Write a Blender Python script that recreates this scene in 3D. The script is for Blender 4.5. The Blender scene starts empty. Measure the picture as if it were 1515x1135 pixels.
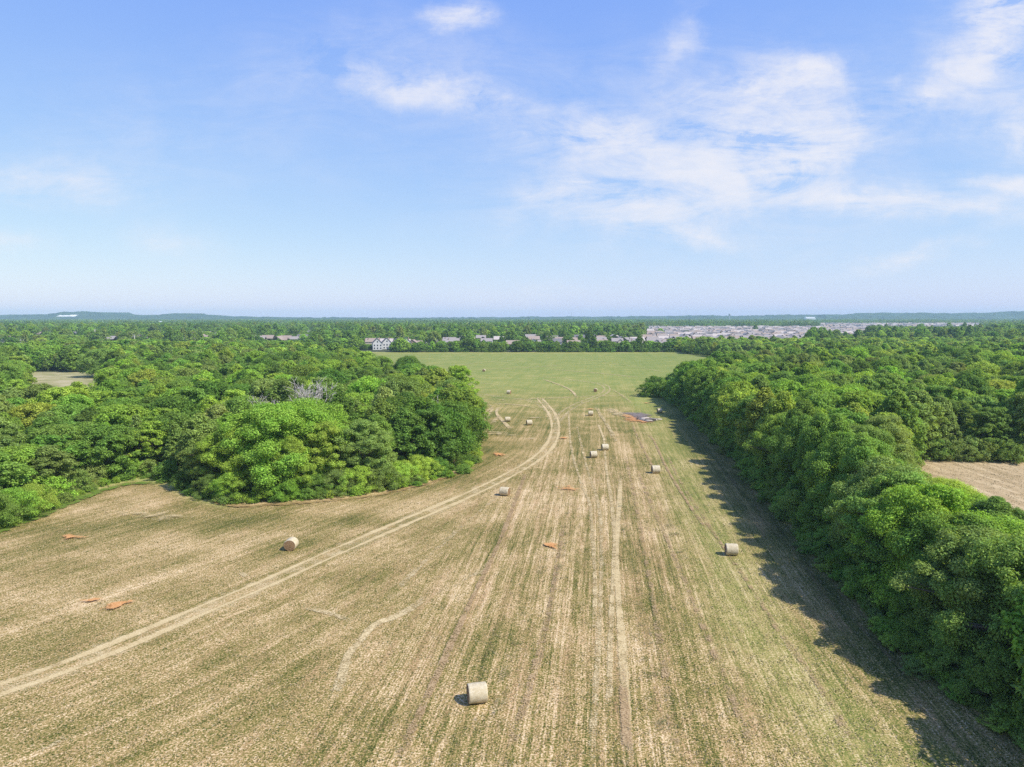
import bpy, math, random
import numpy as np
from mathutils import Vector

R = math.radians
rng = np.random.RandomState(7)
random.seed(7)
scene = bpy.context.scene
COL = scene.collection

# ------------------------------------------------------------------ camera
F, CX, CY, H, PITCH = 1050.0, 757.5, 567.5, 30.0, R(5.36)
SP, CP = math.sin(PITCH), math.cos(PITCH)


def ray(px, py):
    u, v = px - CX, py - CY
    return u, F * CP - v * SP, -F * SP - v * CP


def G(px, py, z=0.0):
    """ground point seen at a place of the photograph"""
    x, y, dz = ray(px, py)
    t = (H - z) / -dz
    return np.array([x * t, y * t])


def P(x, y, z):
    """photograph position of a world point"""
    dz = z - H
    depth = y * CP - dz * SP
    v = -(y * SP + dz * CP)
    return CX + F * x / depth, CY + F * v / depth, depth


cam_d = bpy.data.cameras.new('camera')
cam = bpy.data.objects.new('camera', cam_d)
COL.objects.link(cam)
cam_d.sensor_width = 36
cam_d.lens = 36 * F / 1515
cam_d.clip_start = 0.5
cam_d.clip_end = 60000
cam.location = (0, 0, H)
cam.rotation_euler = (R(90) - PITCH, 0, 0)
scene.camera = cam

# ------------------------------------------------------------------ node helpers


class NT:
    def __init__(self, tree):
        self.t = tree
        tree.nodes.clear()

    def n(self, kind, **kw):
        nd = self.t.nodes.new(kind)
        ins = kw.pop('ins', {})
        for k, v in kw.items():
            setattr(nd, k, v)
        for k, v in ins.items():
            self.put(nd.inputs[k], v)
        return nd

    def put(self, sock, v):
        if isinstance(v, bpy.types.NodeSocket):
            self.t.links.new(v, sock)
        elif isinstance(v, bpy.types.Node):
            self.t.links.new(v.outputs[0], sock)
        else:
            sock.default_value = v

    def m(self, op, a, b=0.0, c=0.0, clamp=False):
        nd = self.n('ShaderNodeMath', operation=op, use_clamp=clamp)
        self.put(nd.inputs[0], a)
        self.put(nd.inputs[1], b)
        self.put(nd.inputs[2], c)
        return nd.outputs[0]

    def mix(self, f, a, b, blend='MIX'):
        nd = self.n('ShaderNodeMix', data_type='RGBA', blend_type=blend)
        self.put(nd.inputs[0], f)
        self.put(nd.inputs[6], a)
        self.put(nd.inputs[7], b)
        return nd.outputs[2]

    def noise(self, vec, scale, detail=3, rough=0.55, dist=0.0):
        nd = self.n('ShaderNodeTexNoise')
        if vec is not None:
            self.put(nd.inputs['Vector'], vec)
        nd.inputs['Scale'].default_value = scale
        nd.inputs['Detail'].default_value = detail
        nd.inputs['Roughness'].default_value = rough
        nd.inputs['Distortion'].default_value = dist
        return nd.outputs['Fac']

    def ramp(self, fac, stops, interp='LINEAR'):
        nd = self.n('ShaderNodeValToRGB')
        nd.color_ramp.interpolation = interp
        e = nd.color_ramp.elements
        while len(e) < len(stops):
            e.new(0.5)
        for el, (p, c) in zip(e, stops):
            el.position = p
            el.color = (c, c, c, 1) if not isinstance(c, tuple) else (*c, 1)
        self.put(nd.inputs[0], fac)
        return nd.outputs[0]

    def scale3(self, vec, s):
        nd = self.n('ShaderNodeVectorMath', operation='MULTIPLY')
        self.put(nd.inputs[0], vec)
        nd.inputs[1].default_value = s
        return nd.outputs[0]

    def pos(self):
        return self.n('ShaderNodeNewGeometry').outputs['Position']

    def attr(self, name, out='Fac', kind='GEOMETRY'):
        return self.n('ShaderNodeAttribute', attribute_name=name, attribute_type=kind).outputs[out]

    def out(self, shader):
        o = self.n('ShaderNodeOutputMaterial')
        self.put(o.inputs[0], shader)


def material(name):
    m = bpy.data.materials.new(name)
    m.use_nodes = True
    return m, NT(m.node_tree)


def principled(t, color, rough=0.8, spec=0.2, normal=None):
    p = t.n('ShaderNodeBsdfPrincipled')
    t.put(p.inputs['Base Color'], color)
    p.inputs['Roughness'].default_value = rough
    p.inputs['Specular IOR Level'].default_value = spec
    if normal is not None:
        t.put(p.inputs['Normal'], normal)
    return p.outputs[0]


def bump(t, h, strength=0.5, dist=0.05):
    b = t.n('ShaderNodeBump')
    b.inputs['Strength'].default_value = strength
    b.inputs['Distance'].default_value = dist
    t.put(b.inputs['Height'], h)
    return b.outputs[0]


def plain(name, color, rough=0.8, var=0.25, scale=3.0, spec=0.2):
    """solid colour with soft wear"""
    m, t = material(name)
    n = t.noise(t.pos(), scale, 4)
    c = t.mix(t.m('MULTIPLY', n, 1.0), tuple(x * (1 - var) for x in color) + (1,), tuple(min(1, x * (1 + var)) for x in color) + (1,))
    t.out(principled(t, c, rough, spec))
    return m


# ------------------------------------------------------------------ object helpers


def tag(o, label=None, cat=None, group=None, kind=None):
    if label:
        o['label'] = label
    if cat:
        o['category'] = cat
    if group:
        o['group'] = group
    if kind:
        o['kind'] = kind
    return o


def mesh_from(name, V, faces, mats=(), smooth=False, mat_index=None):
    """V (n,3) array; faces (m,k) array or list of lists"""
    me = bpy.data.meshes.new(name)
    if isinstance(faces, np.ndarray):
        k = faces.shape[1]
        me.vertices.add(len(V))
        me.vertices.foreach_set('co', np.asarray(V, np.float32).ravel())
        me.loops.add(faces.size)
        me.loops.foreach_set('vertex_index', faces.astype(np.int32).ravel())
        me.polygons.add(len(faces))
        me.polygons.foreach_set('loop_start', np.arange(0, faces.size, k, dtype=np.int32))
        me.update(calc_edges=True)
    else:
        me.from_pydata([tuple(v) for v in V], [], faces)
        me.update()
    for m in mats:
        me.materials.append(m)
    if mat_index is not None:
        me.polygons.foreach_set('material_index', np.asarray(mat_index, np.int32))
    if smooth:
        me.polygons.foreach_set('use_smooth', np.ones(len(me.polygons), bool))
    return me


def link(name, me, parent=None, col=None):
    o = bpy.data.objects.new(name, me)
    (col or COL).objects.link(o)
    if parent:
        o.parent = parent
    return o


def empty(name, loc=(0, 0, 0), rz=0.0, col=None):
    o = bpy.data.objects.new(name, None)
    (col or COL).objects.link(o)
    o.empty_display_size = 0.5
    o.location = loc
    o.rotation_euler = (0, 0, rz)
    return o


def copy_tree(o, parent=None):
    c = o.copy()
    COL.objects.link(c)
    if parent:
        c.parent = parent
    for ch in list(o.children):
        copy_tree(ch, c)
    return c


class MB:
    """mesh builder: collects polygons"""

    def __init__(self):
        self.V, self.Fc, self.M = [], [], []

    def poly(self, pts, mi=0):
        i = len(self.V)
        self.V += [tuple(p) for p in pts]
        self.Fc.append(list(range(i, i + len(pts))))
        self.M.append(mi)

    def box(self, c, s, mi=0, rz=0.0):
        x, y, z = (k / 2 for k in s)
        cr, sr = math.cos(rz), math.sin(rz)
        i = len(self.V)
        for dx, dy, dz in ((-x, -y, -z), (x, -y, -z), (x, y, -z), (-x, y, -z), (-x, -y, z), (x, -y, z), (x, y, z), (-x, y, z)):
            self.V.append((c[0] + dx * cr - dy * sr, c[1] + dx * sr + dy * cr, c[2] + dz))
        for f in ((3, 2, 1, 0), (4, 5, 6, 7), (0, 1, 5, 4), (1, 2, 6, 5), (2, 3, 7, 6), (3, 0, 4, 7)):
            self.Fc.append([i + k for k in f])
            self.M.append(mi)

    def tube(self, pts, rad, seg=7, mi=0, cap=True):
        pts = [Vector(p) for p in pts]
        rings = []
        for k, p in enumerate(pts):
            d = (pts[min(k + 1, len(pts) - 1)] - pts[max(k - 1, 0)]).normalized()
            a = d.cross(Vector((0.13, 0.97, 0.2))).normalized()
            b = d.cross(a)
            i = len(self.V)
            for j in range(seg):
                th = 2 * math.pi * j / seg
                self.V.append(tuple(p + (a * math.cos(th) + b * math.sin(th)) * rad[k]))
            rings.append(i)
        for q in range(len(rings) - 1):
            for j in range(seg):
                self.Fc.append([rings[q] + j, rings[q] + (j + 1) % seg, rings[q + 1] + (j + 1) % seg, rings[q + 1] + j])
                self.M.append(mi)
        if cap:
            self.Fc.append([rings[-1] + j for j in range(seg)])
            self.M.append(mi)
            self.Fc.append([rings[0] + j for j in reversed(range(seg))])
            self.M.append(mi)

    def mesh(self, name, mats, smooth=False):
        return mesh_from(name, self.V, self.Fc, mats, smooth, self.M)


def fattr(me, name, vals):
    a = me.attributes.new(name, 'FLOAT', 'POINT')
    a.data.foreach_set('value', np.asarray(vals, np.float32))


def smoothstep(a, b, x):
    t = np.clip((x - a) / (b - a), 0, 1)
    return t * t * (3 - 2 * t)


def catmull(pts, step):
    pts = np.asarray(pts, float)
    p = np.vstack([2 * pts[0] - pts[1], pts, 2 * pts[-1] - pts[-2]])
    out = []
    for i in range(1, len(p) - 2):
        L = np.linalg.norm(p[i + 1] - p[i])
        n = max(2, int(L / step))
        for k in range(n):
            t = k / n
            a, b, c, d = p[i - 1], p[i], p[i + 1], p[i + 2]
            out.append(0.5 * (2 * b + (c - a) * t + (2 * a - 5 * b + 4 * c - d) * t * t + (3 * b - a - 3 * c + d) * t ** 3))
    out.append(pts[-1])
    return np.array(out)


def in_poly(x, y, poly):
    x, y = np.asarray(x), np.asarray(y)
    inside = np.zeros(x.shape, bool)
    n = len(poly)
    for i in range(n):
        x1, y1 = poly[i]
        x2, y2 = poly[(i + 1) % n]
        if y1 == y2:
            continue
        c = ((y1 > y) != (y2 > y)) & (x < (x2 - x1) * (y - y1) / (y2 - y1) + x1)
        inside ^= c
    return inside


def dist_line(x, y, line):
    """distance to a polyline"""
    x, y = np.asarray(x, float), np.asarray(y, float)
    best = np.full(x.shape, 1e9)
    for (x1, y1), (x2, y2) in zip(line[:-1], line[1:]):
        dx, dy = x2 - x1, y2 - y1
        t = np.clip(((x - x1) * dx + (y - y1) * dy) / (dx * dx + dy * dy + 1e-9), 0, 1)
        best = np.minimum(best, np.hypot(x - x1 - t * dx, y - y1 - t * dy))
    return best


# ------------------------------------------------------------------ light and sky
SUN_EL = 48.5
SUN_BACK = 27.0   # the sun stands to the right and a little behind the camera
sun_d = bpy.data.lights.new('sun', 'SUN')
sun = bpy.data.objects.new('sun', sun_d)
COL.objects.link(sun)
sun_d.energy = 2.95
sun_d.angle = R(0.53)
sun_d.color = (1.0, 0.955, 0.88)
sun.rotation_euler = (0, R(90 - SUN_EL), R(-SUN_BACK))
sun.location = (200, 0, 300)

world = bpy.data.worlds.new('World')
scene.world = world
world.use_nodes = True
w = NT(world.node_tree)
sky = w.n('ShaderNodeTexSky', sky_type='NISHITA')
sky.sun_disc = False
sky.sun_elevation = R(SUN_EL)
sky.sun_rotation = R(90 + SUN_BACK)
sky.altitude = 200
sky.air_density = 1.0
sky.dust_density = 0.6
sky.ozone_density = 2.0
gen = w.n('ShaderNodeTexCoord').outputs['Generated']
sep = w.n('ShaderNodeSeparateXYZ', ins={0: gen})
yy = w.m('MAXIMUM', w.m('ABSOLUTE', sep.outputs[1]), 0.12)
ca = w.m('DIVIDE', sep.outputs[0], yy)
ce = w.m('DIVIDE', sep.outputs[2], yy)
cvec = w.n('ShaderNodeCombineXYZ', ins={0: ca, 1: ce, 2: 0.0}).outputs[0]
# bend the cloud coordinates so that no outline stays round
wn = w.n('ShaderNodeTexNoise', ins={'Vector': cvec, 'Scale': 7.0, 'Detail': 8.0, 'Roughness': 0.62})
wv = w.n('ShaderNodeVectorMath', operation='SUBTRACT', ins={0: wn.outputs['Color'], 1: (0.5, 0.5, 0.5)}).outputs[0]
wv = w.scale3(wv, (0.17, 0.085, 0.0))
cw = w.n('ShaderNodeVectorMath', operation='ADD', ins={0: cvec, 1: wv}).outputs[0]
BLOBS = [  # place in the sky, half width, half height, tilt, weight
    (1130, 205, 210, 85, 10, 1.0), (1120, 130, 170, 60, 8, 0.8), (1205, 118, 70, 36, 0, 0.8),
    (880, 200, 150, 50, -6, 0.85), (940, 315, 190, 46, -8, 0.8), (1020, 350, 100, 26, -14, 0.6),
    (960, 265, 180, 60, 0, 0.4), (1260, 298, 270, 32, -2, 0.85), (1430, 312, 170, 36, 0, 0.5),
    (1480, 272, 110, 22, -4, 1.0), (1490, 15, 100, 60, 0, 1.0), (1420, 90, 90, 45, 15, 0.9),
    (1365, 142, 45, 34, 0, 0.8), (1505, 190, 70, 70, 0, 0.6), (678, 14, 62, 36, 8, 0.95),
    (600, 128, 190, 34, -10, 0.55), (690, 150, 130, 30, -5, 0.4), (50, 270, 250, 44, -3, 0.45), (560, 90, 300, 110, 0, 0.22), (250, 200, 500, 160, 0, 0.10), (1180, 240, 190, 60, 28, 0.8), (1480, 60, 80, 50, 0, 0.7),
    (10, 355, 90, 24, 0, 0.45), (240, 355, 90, 50, 0, 0.25), (1350, 380, 130, 20, 10, 0.6),
    (800, 440, 130, 30, 0, 0.35), (1040, 240, 560, 230, 0, 0.30), (1500, 90, 220, 160, 0, 0.35),
    (850, 270, 200, 50, 25, 0.35), (1010, 60, 40, 90, -25, 0.3),
]
acc = None
for bx, by, brx, bry, ang, wt in BLOBS:
    dx, dy, dz = ray(bx, by)
    mp = w.n('ShaderNodeMapping', vector_type='TEXTURE')
    w.put(mp.inputs['Vector'], cw)
    mp.inputs['Location'].default_value = (dx / dy, dz / dy, 0)
    mp.inputs['Rotation'].default_value = (0, 0, R(ang))
    mp.inputs['Scale'].default_value = (brx / F * 1.15, bry / F * 1.15, 1)
    gr = w.n('ShaderNodeTexGradient', gradient_type='QUADRATIC_SPHERE', ins={0: mp.outputs[0]}).outputs['Fac']
    v = w.m('MULTIPLY', gr, wt)
    acc = v if acc is None else w.m('ADD', acc, v)
# wisps drawn out along the wind
def feather(turn, sx, sy, sc):
    mp = w.n('ShaderNodeMapping', ins={'Vector': cvec, 'Rotation': (0, 0, R(turn)), 'Scale': (sx, sy, 1.0)})
    return w.noise(mp.outputs[0], sc, 13, 0.70, 1.1)


st = w.m('ADD', w.m('MULTIPLY', feather(-10, 2.4, 8.0, 2.0), 0.40), w.m('MULTIPLY', feather(-38, 3.2, 11.0, 2.4), 0.28))
st = w.m('ADD', st, w.m('MULTIPLY', w.noise(cw, 8.0, 10, 0.60, 0.2), 0.32))
wisp = w.ramp(st, [(0.41, 0.0), (0.50, 0.35), (0.63, 1.0)])
cl = w.m('MULTIPLY', acc, w.m('MULTIPLY_ADD', wisp, 2.7, 0.08))
cl = w.m('MULTIPLY', w.m('SUBTRACT', 1.0, w.m('POWER', 2.718, w.m('MULTIPLY', cl, -1.5))), 0.95)
# the camera's film curve for the blue of the sky, channel by channel
sc_ = w.n('ShaderNodeSeparateColor', ins={0: sky.outputs[0]})
chan = [w.m('MULTIPLY', w.m('POWER', sc_.outputs[i], pw), mu) for i, (pw, mu) in enumerate(((0.74, 1.016), (0.60, 1.37), (0.08, 4.25)))]
skyc = w.n('ShaderNodeCombineColor', ins={0: chan[0], 1: chan[1], 2: chan[2]}).outputs[0]
cloud_mix = w.mix(cl, skyc, (4.45, 4.45, 4.75, 1))
bg = w.n('ShaderNodeBackground', ins={'Color': cloud_mix, 'Strength': 0.10})
wo = w.n('ShaderNodeOutputWorld', ins={0: bg.outputs[0]})

# ------------------------------------------------------------------ places
TRACK_PX = [(-260, 1105), (0, 1020), (100, 985), (200, 945), (300, 902), (400, 860), (500, 815), (600, 772), (700, 729), (760, 699),
            (790, 681), (812, 661), (821, 640), (820, 620), (811, 604), (797, 588)]
TRACK = catmull([G(*p) for p in TRACK_PX], 1.0)
WOOD_FRONT_PX = [(-160, 835), (-60, 800), (0, 778), (60, 757), (100, 738), (150, 718), (200, 708), (250, 712), (300, 735), (340, 745),
                 (400, 743), (470, 738), (560, 728), (640, 710), (690, 692), (699, 665)]
WOOD_FRONT = [tuple(G(*p)) for p in WOOD_FRONT_PX]
LEFT_WOOD = WOOD_FRONT + [(-8.5, 170), (-9, 205), (-13, 238), (-28, 265), (-52, 320), (-78, 372), (-110, 440), (-150, 520),
                          (-190, 600), (-800, 620), (-800, 110)]
HEDGE_PX = [(1660, 1230), (1515, 1112), (1450, 1062), (1380, 1010), (1310, 955), (1230, 852), (1160, 775), (1115, 722), (1062, 662), (1022, 622), (992, 592)]
HEDGE_L = [tuple(G(*p)) for p in HEDGE_PX]
HEDGEROW = HEDGE_L + [(68, 280), (90, 290), (95, 200), (86, 150), (62, 120), (58, 90), (57, 60), (62, 30)]
RIGHT_WOOD = [(86, 150), (60, 190), HEDGE_L[-1], (70, 285), (105, 335), (150, 400), (195, 470), (235, 505), (900, 505), (900, 152), (200, 150), (110, 149)]
FAR_BLOCK = [(150, 522), (235, 512), (900, 508), (900, 690), (150, 690), (140, 620)]
LCLEAR = [tuple(np.array(ray(px, 500)[:2]) / ray(px, 500)[1] * y) for px, y in ((28, 207), (24, 388), (168, 384), (150, 207))]
RCLEAR = [tuple(np.array(ray(px, 500)[:2]) / ray(px, 500)[1] * y) for px, y in ((1332, 218), (1332, 352), (1360, 352), (1360, 218))]

# ------------------------------------------------------------------ ground materials
ROWA = math.atan((882 - CX) / F)


def grain(t, vec, p, soft=1.0):
    """two signals of a mown crop: broad bands and fine streaks along the rows"""
    band = t.noise(t.scale3(vec, (0.30, 0.010, 1)), 1.0, 3, 0.6)
    band2 = t.noise(t.scale3(vec, (1.25, 0.014, 1)), 1.0, 4, 0.62)
    streak = t.noise(t.scale3(vec, (4.2, 0.16, 1)), 1.0, 3, 0.6)
    line_ = t.noise(t.scale3(vec, (9.0, 0.03, 1)), 1.0, 2, 0.6)
    a = t.m('ADD', t.m('MULTIPLY', t.m('SUBTRACT', band, 0.5), 0.55), t.m('MULTIPLY', t.m('SUBTRACT', line_, 0.5), 0.55 * soft))
    b = t.m('MULTIPLY', t.m('SUBTRACT', band2, 0.5), 0.80 * soft)
    c = t.m('MULTIPLY', t.m('SUBTRACT', streak, 0.5), 0.80 * soft)
    return t.m('ADD', t.m('ADD', a, b), c)


def field_material():
    m, t = material('mown hay field')
    p = t.pos()
    rot = t.n('ShaderNodeVectorRotate', rotation_type='Z_AXIS', ins={'Vector': p, 'Angle': ROWA}).outputs[0]
    right = grain(t, rot, p)
    lv = t.n('ShaderNodeCombineXYZ', ins={0: t.attr('across'), 1: t.attr('along'), 2: 3.0}).outputs[0]
    left = grain(t, lv, p, 0.55)
    wl = t.attr('leftness')
    g = t.m('ADD', t.m('MULTIPLY', left, wl), t.m('MULTIPLY', right, t.m('SUBTRACT', 1.0, wl)))
    speck = t.m('SUBTRACT', t.noise(p, 6.0, 3, 0.75), 0.5)
    speck2 = t.m('SUBTRACT', t.noise(p, 1.5, 3, 0.6), 0.5)
    patch = t.m('SUBTRACT', t.noise(p, 0.09, 4, 0.6), 0.5)
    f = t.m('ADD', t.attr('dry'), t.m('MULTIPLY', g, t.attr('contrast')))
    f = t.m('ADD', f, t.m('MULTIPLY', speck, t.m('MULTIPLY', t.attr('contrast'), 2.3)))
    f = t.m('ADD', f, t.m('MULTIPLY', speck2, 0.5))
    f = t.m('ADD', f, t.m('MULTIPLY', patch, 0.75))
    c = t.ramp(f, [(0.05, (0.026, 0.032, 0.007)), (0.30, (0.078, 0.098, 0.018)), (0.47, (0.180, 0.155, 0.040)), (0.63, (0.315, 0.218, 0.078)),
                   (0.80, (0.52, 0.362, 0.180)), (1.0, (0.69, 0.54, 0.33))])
    soil = t.noise(t.scale3(rot, (0.7, 0.06, 1)), 1.0, 4, 0.7)
    soil = t.m('MULTIPLY', t.ramp(soil, [(0.48, 0.0), (0.70, 0.8)]), t.attr('near'))
    soil = t.m('MULTIPLY', soil, t.ramp(t.noise(p, 3.3, 3, 0.7), [(0.38, 0.0), (0.62, 1.0)]))
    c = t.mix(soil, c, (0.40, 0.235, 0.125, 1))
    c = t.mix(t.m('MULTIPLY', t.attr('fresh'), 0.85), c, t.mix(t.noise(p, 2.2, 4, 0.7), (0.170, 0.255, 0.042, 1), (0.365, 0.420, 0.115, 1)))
    h = t.m('ADD', t.noise(p, 7.0, 2, 0.6), t.noise(t.scale3(p, (1.3, 1.3, 1.3)), 1.0, 2))
    t.out(principled(t, c, 0.9, 0.1, bump(t, h, 0.55, 0.10)))
    return m


# ------------------------------------------------------------------ field sheet
xs = np.arange(-230, 236, 1.2)
ys = np.arange(32, 610, 1.2)
XX, YY = np.meshgrid(xs, ys)
X, Y = XX.ravel(), YY.ravel()
nx, ny = len(xs), len(ys)
idx = np.arange(nx * ny).reshape(ny, nx)
faces = np.stack([idx[:-1, :-1], idx[:-1, 1:], idx[1:, 1:], idx[1:, :-1]], -1).reshape(-1, 4)
V = np.stack([X, Y, np.full_like(X, 0.004)], 1)
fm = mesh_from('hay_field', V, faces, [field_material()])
# rows on the left follow the farm track and the edge of the wood
guide = TRACK[::4][:-16]
gx, gy = guide[:, 0], guide[:, 1]
gs = np.concatenate([[0], np.cumsum(np.hypot(np.diff(gx), np.diff(gy)))])
across = np.full(X.shape, 1e9)
along = np.zeros(X.shape)
for i in range(len(guide) - 1):
    dx, dy = gx[i + 1] - gx[i], gy[i + 1] - gy[i]
    L2 = dx * dx + dy * dy
    lo = -20 if i == 0 else 0
    tt = np.clip(((X - gx[i]) * dx + (Y - gy[i]) * dy) / L2, lo, 1)
    d = np.hypot(X - gx[i] - tt * dx, Y - gy[i] - tt * dy)
    sgn = np.sign((X - gx[i]) * dy - (Y - gy[i]) * dx)
    k = d < np.abs(across)
    across[k] = (d * sgn)[k]
    along[k] = (gs[i] + tt * math.sqrt(L2))[k]
fattr(fm, 'across', across)
fattr(fm, 'along', along)
a0, a1 = G(420, 1135), G(770, 690)
side = ((X - a0[0]) * (a1[1] - a0[1]) - (Y - a0[1]) * (a1[0] - a0[0])) / np.linalg.norm(a1 - a0)
leftness = 1 - smoothstep(-6, 5, side)
leftness *= 1 - smoothstep(150, 185, Y)
fattr(fm, 'leftness', leftness)


def pix_bump(px, py, rx, ry):
    """soft patch round a ground place"""
    c = G(px, py)
    return np.exp(-(((X - c[0]) / rx) ** 2 + ((Y - c[1]) / ry) ** 2))


far = smoothstep(110, 330, Y)
dry = 0.592 - 0.025 * leftness - 0.095 * far - 0.06 * smoothstep(300, 500, Y)
dry += 0.05 * smoothstep(-5, -40, X) * (1 - smoothstep(120, 160, Y))
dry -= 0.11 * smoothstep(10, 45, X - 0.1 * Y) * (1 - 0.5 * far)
dry += 0.10 * pix_bump(240, 765, 12, 7) + 0.08 * pix_bump(640, 745, 22, 9) + 0.10 * pix_bump(820, 740, 9, 16)
dry -= 0.16 * pix_bump(160, 775, 26, 5) + 0.10 * pix_bump(420, 770, 30, 5) + 0.10 * pix_bump(560, 690, 12, 10)
dry -= 0.10 * pix_bump(690, 640, 20, 30)
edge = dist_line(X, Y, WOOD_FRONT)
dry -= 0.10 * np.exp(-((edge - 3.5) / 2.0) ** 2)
dry += 0.16 * np.exp(-((edge - 0.6) / 0.9) ** 2)
dry += 0.14 * smoothstep(560, 606, Y)
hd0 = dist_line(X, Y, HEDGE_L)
dry -= 0.20 * np.exp(-(hd0 / 7.0) ** 2)  # darker along the hedge: its shadow deepened in the ground colour, with some litter
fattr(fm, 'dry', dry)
fattr(fm, 'near', (1 - smoothstep(90, 200, Y)) * (0.5 + 0.5 * smoothstep(-35, 0, X)))
fattr(fm, 'contrast', 1.0 - 0.60 * smoothstep(90, 320, Y))
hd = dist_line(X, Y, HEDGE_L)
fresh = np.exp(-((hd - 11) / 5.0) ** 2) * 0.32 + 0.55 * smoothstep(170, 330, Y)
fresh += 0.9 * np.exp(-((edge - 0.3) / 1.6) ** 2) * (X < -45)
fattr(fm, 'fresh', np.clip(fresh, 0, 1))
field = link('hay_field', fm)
tag(field, 'mown hay field with straw coloured rows running to the far hedge', 'field', kind='structure')

# the wide land under and beyond the woods
m_ground, t = material('grassy woodland floor')
p = t.pos()
c = t.ramp(t.noise(p, 0.02, 5, 0.65), [(0.3, (0.030, 0.045, 0.018)), (0.55, (0.055, 0.075, 0.028)), (0.75, (0.10, 0.105, 0.05))])
c = t.mix(t.m('MULTIPLY', t.noise(p, 1.2, 4, 0.7), 0.6), c, (0.09, 0.075, 0.045, 1))
t.out(principled(t, c, 0.95, 0.1))
N = 64
gv, gf = [], []
radii = [0, 60, 200, 700, 1500, 3000, 6000, 10000, 14000]
for r_ in radii[1:]:
    for k in range(N):
        a = 2 * math.pi * k / N
        gv.append((r_ * math.cos(a), 100 + r_ * math.sin(a), 0.0))
gv.append((0, 100, 0))
for q in range(len(radii) - 2):
    for k in range(N):
        gf.append([q * N + k, q * N + (k + 1) % N, (q + 1) * N + (k + 1) % N, (q + 1) * N + k][::-1])
for k in range(N):
    gf.append([len(gv) - 1, k, (k + 1) % N])
tag(link('ground', mesh_from('ground', gv, gf, [m_ground])), 'dark grassy woodland floor stretching out to the horizon', 'ground', kind='structure')


def sheet(name, poly, z, mat, label, cat):
    me = mesh_from(name, [(x, y, z) for x, y in poly], [list(range(len(poly)))], [mat])
    if me.polygons[0].normal.z < 0:
        me.flip_normals()
    return tag(link(name, me), label, cat, kind='structure')


m_brown, t = material('bare brown field')
p = t.pos()
f = t.m('ADD', t.noise(t.scale3(p, (0.5, 0.05, 1)), 1.0, 4, 0.7), t.m('MULTIPLY', t.noise(p, 2.5, 4, 0.7), 0.5))
c = t.ramp(f, [(0.45, (0.17, 0.145, 0.06)), (0.65, (0.35, 0.255, 0.135)), (0.85, (0.48, 0.365, 0.21)), (1.0, (0.56, 0.45, 0.29))])
t.out(principled(t, c, 0.95, 0.1, bump(t, t.noise(p, 4.0, 3), 0.5, 0.1)))
sheet('stubble_field', [(58, 40), (420, 40), (420, 149.5), (110, 148.5), (84, 149), (60, 119)], 0.008, m_brown,
      'bare tan stubble field behind the hedgerow at the right edge', 'field')
m_clear, t = material('dry pasture')
p = t.pos()
c = t.ramp(t.noise(p, 0.08, 5, 0.7), [(0.35, (0.20, 0.20, 0.075)), (0.52, (0.34, 0.30, 0.15)), (0.68, (0.44, 0.37, 0.24))])
t.out(principled(t, c, 0.95, 0.1))
sheet('clearing', LCLEAR, 0.008, m_clear, 'pale dry clearing in the left wood beside the lone oak', 'clearing')

# ------------------------------------------------------------------ tracks, straw lines and bare clay on the field


def strip_material(name, c1, c2, c3, soft=1.4):
    m, t = material(name)
    p = t.pos()
    n1 = t.noise(p, 7.5, 3, 0.7)
    n2 = t.noise(p, 0.55, 4, 0.65)
    c = t.ramp(t.m('ADD', t.m('MULTIPLY', n1, 0.75), t.m('MULTIPLY', n2, 0.25)), [(0.30, c1), (0.50, c2), (0.66, c3)])
    a = t.m('ADD', t.attr('cover'), t.m('MULTIPLY', t.m('SUBTRACT', n1, 0.5), 1.5))
    a = t.m('ADD', a, t.m('MULTIPLY', t.m('SUBTRACT', n2, 0.5), soft))
    a = t.m('MULTIPLY', t.ramp(a, [(0.30, 0.0), (0.62, 1.0)]), t.ramp(t.attr('cover'), [(0.0, 0.0), (0.25, 1.0)]))
    mx = t.n('ShaderNodeMixShader')
    t.put(mx.inputs[0], a)
    t.put(mx.inputs[1], t.n('ShaderNodeBsdfTransparent').outputs[0])
    t.put(mx.inputs[2], principled(t, c, 0.95, 0.05, bump(t, n1, 0.15, 0.04)))
    t.out(mx.outputs[0])
    return m


M_STRAW = strip_material('pale straw track', (0.30, 0.22, 0.095), (0.48, 0.365, 0.185), (0.64, 0.525, 0.31))
M_SOIL = strip_material('pinkish bare soil line', (0.21, 0.135, 0.06), (0.34, 0.225, 0.115), (0.45, 0.34, 0.19))
M_CLAY = strip_material('orange clay', (0.30, 0.19, 0.075), (0.52, 0.235, 0.080), (0.58, 0.37, 0.18), 2.2)
M_DRY = strip_material('rusty dry grass', (0.17, 0.11, 0.04), (0.28, 0.18, 0.07), (0.36, 0.27, 0.13), 1.8)
M_GRASS = strip_material('rank green grass', (0.05, 0.095, 0.016), (0.11, 0.18, 0.026), (0.21, 0.26, 0.05), 2.0)
M_ASH = strip_material('grey ash', (0.08, 0.06, 0.055), (0.17, 0.14, 0.13), (0.30, 0.25, 0.21), 0.7)
M_BLUR = strip_material('thin green regrowth', (0.04, 0.058, 0.018), (0.07, 0.09, 0.028), (0.12, 0.13, 0.045), 1.6)
level = [1]


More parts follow.
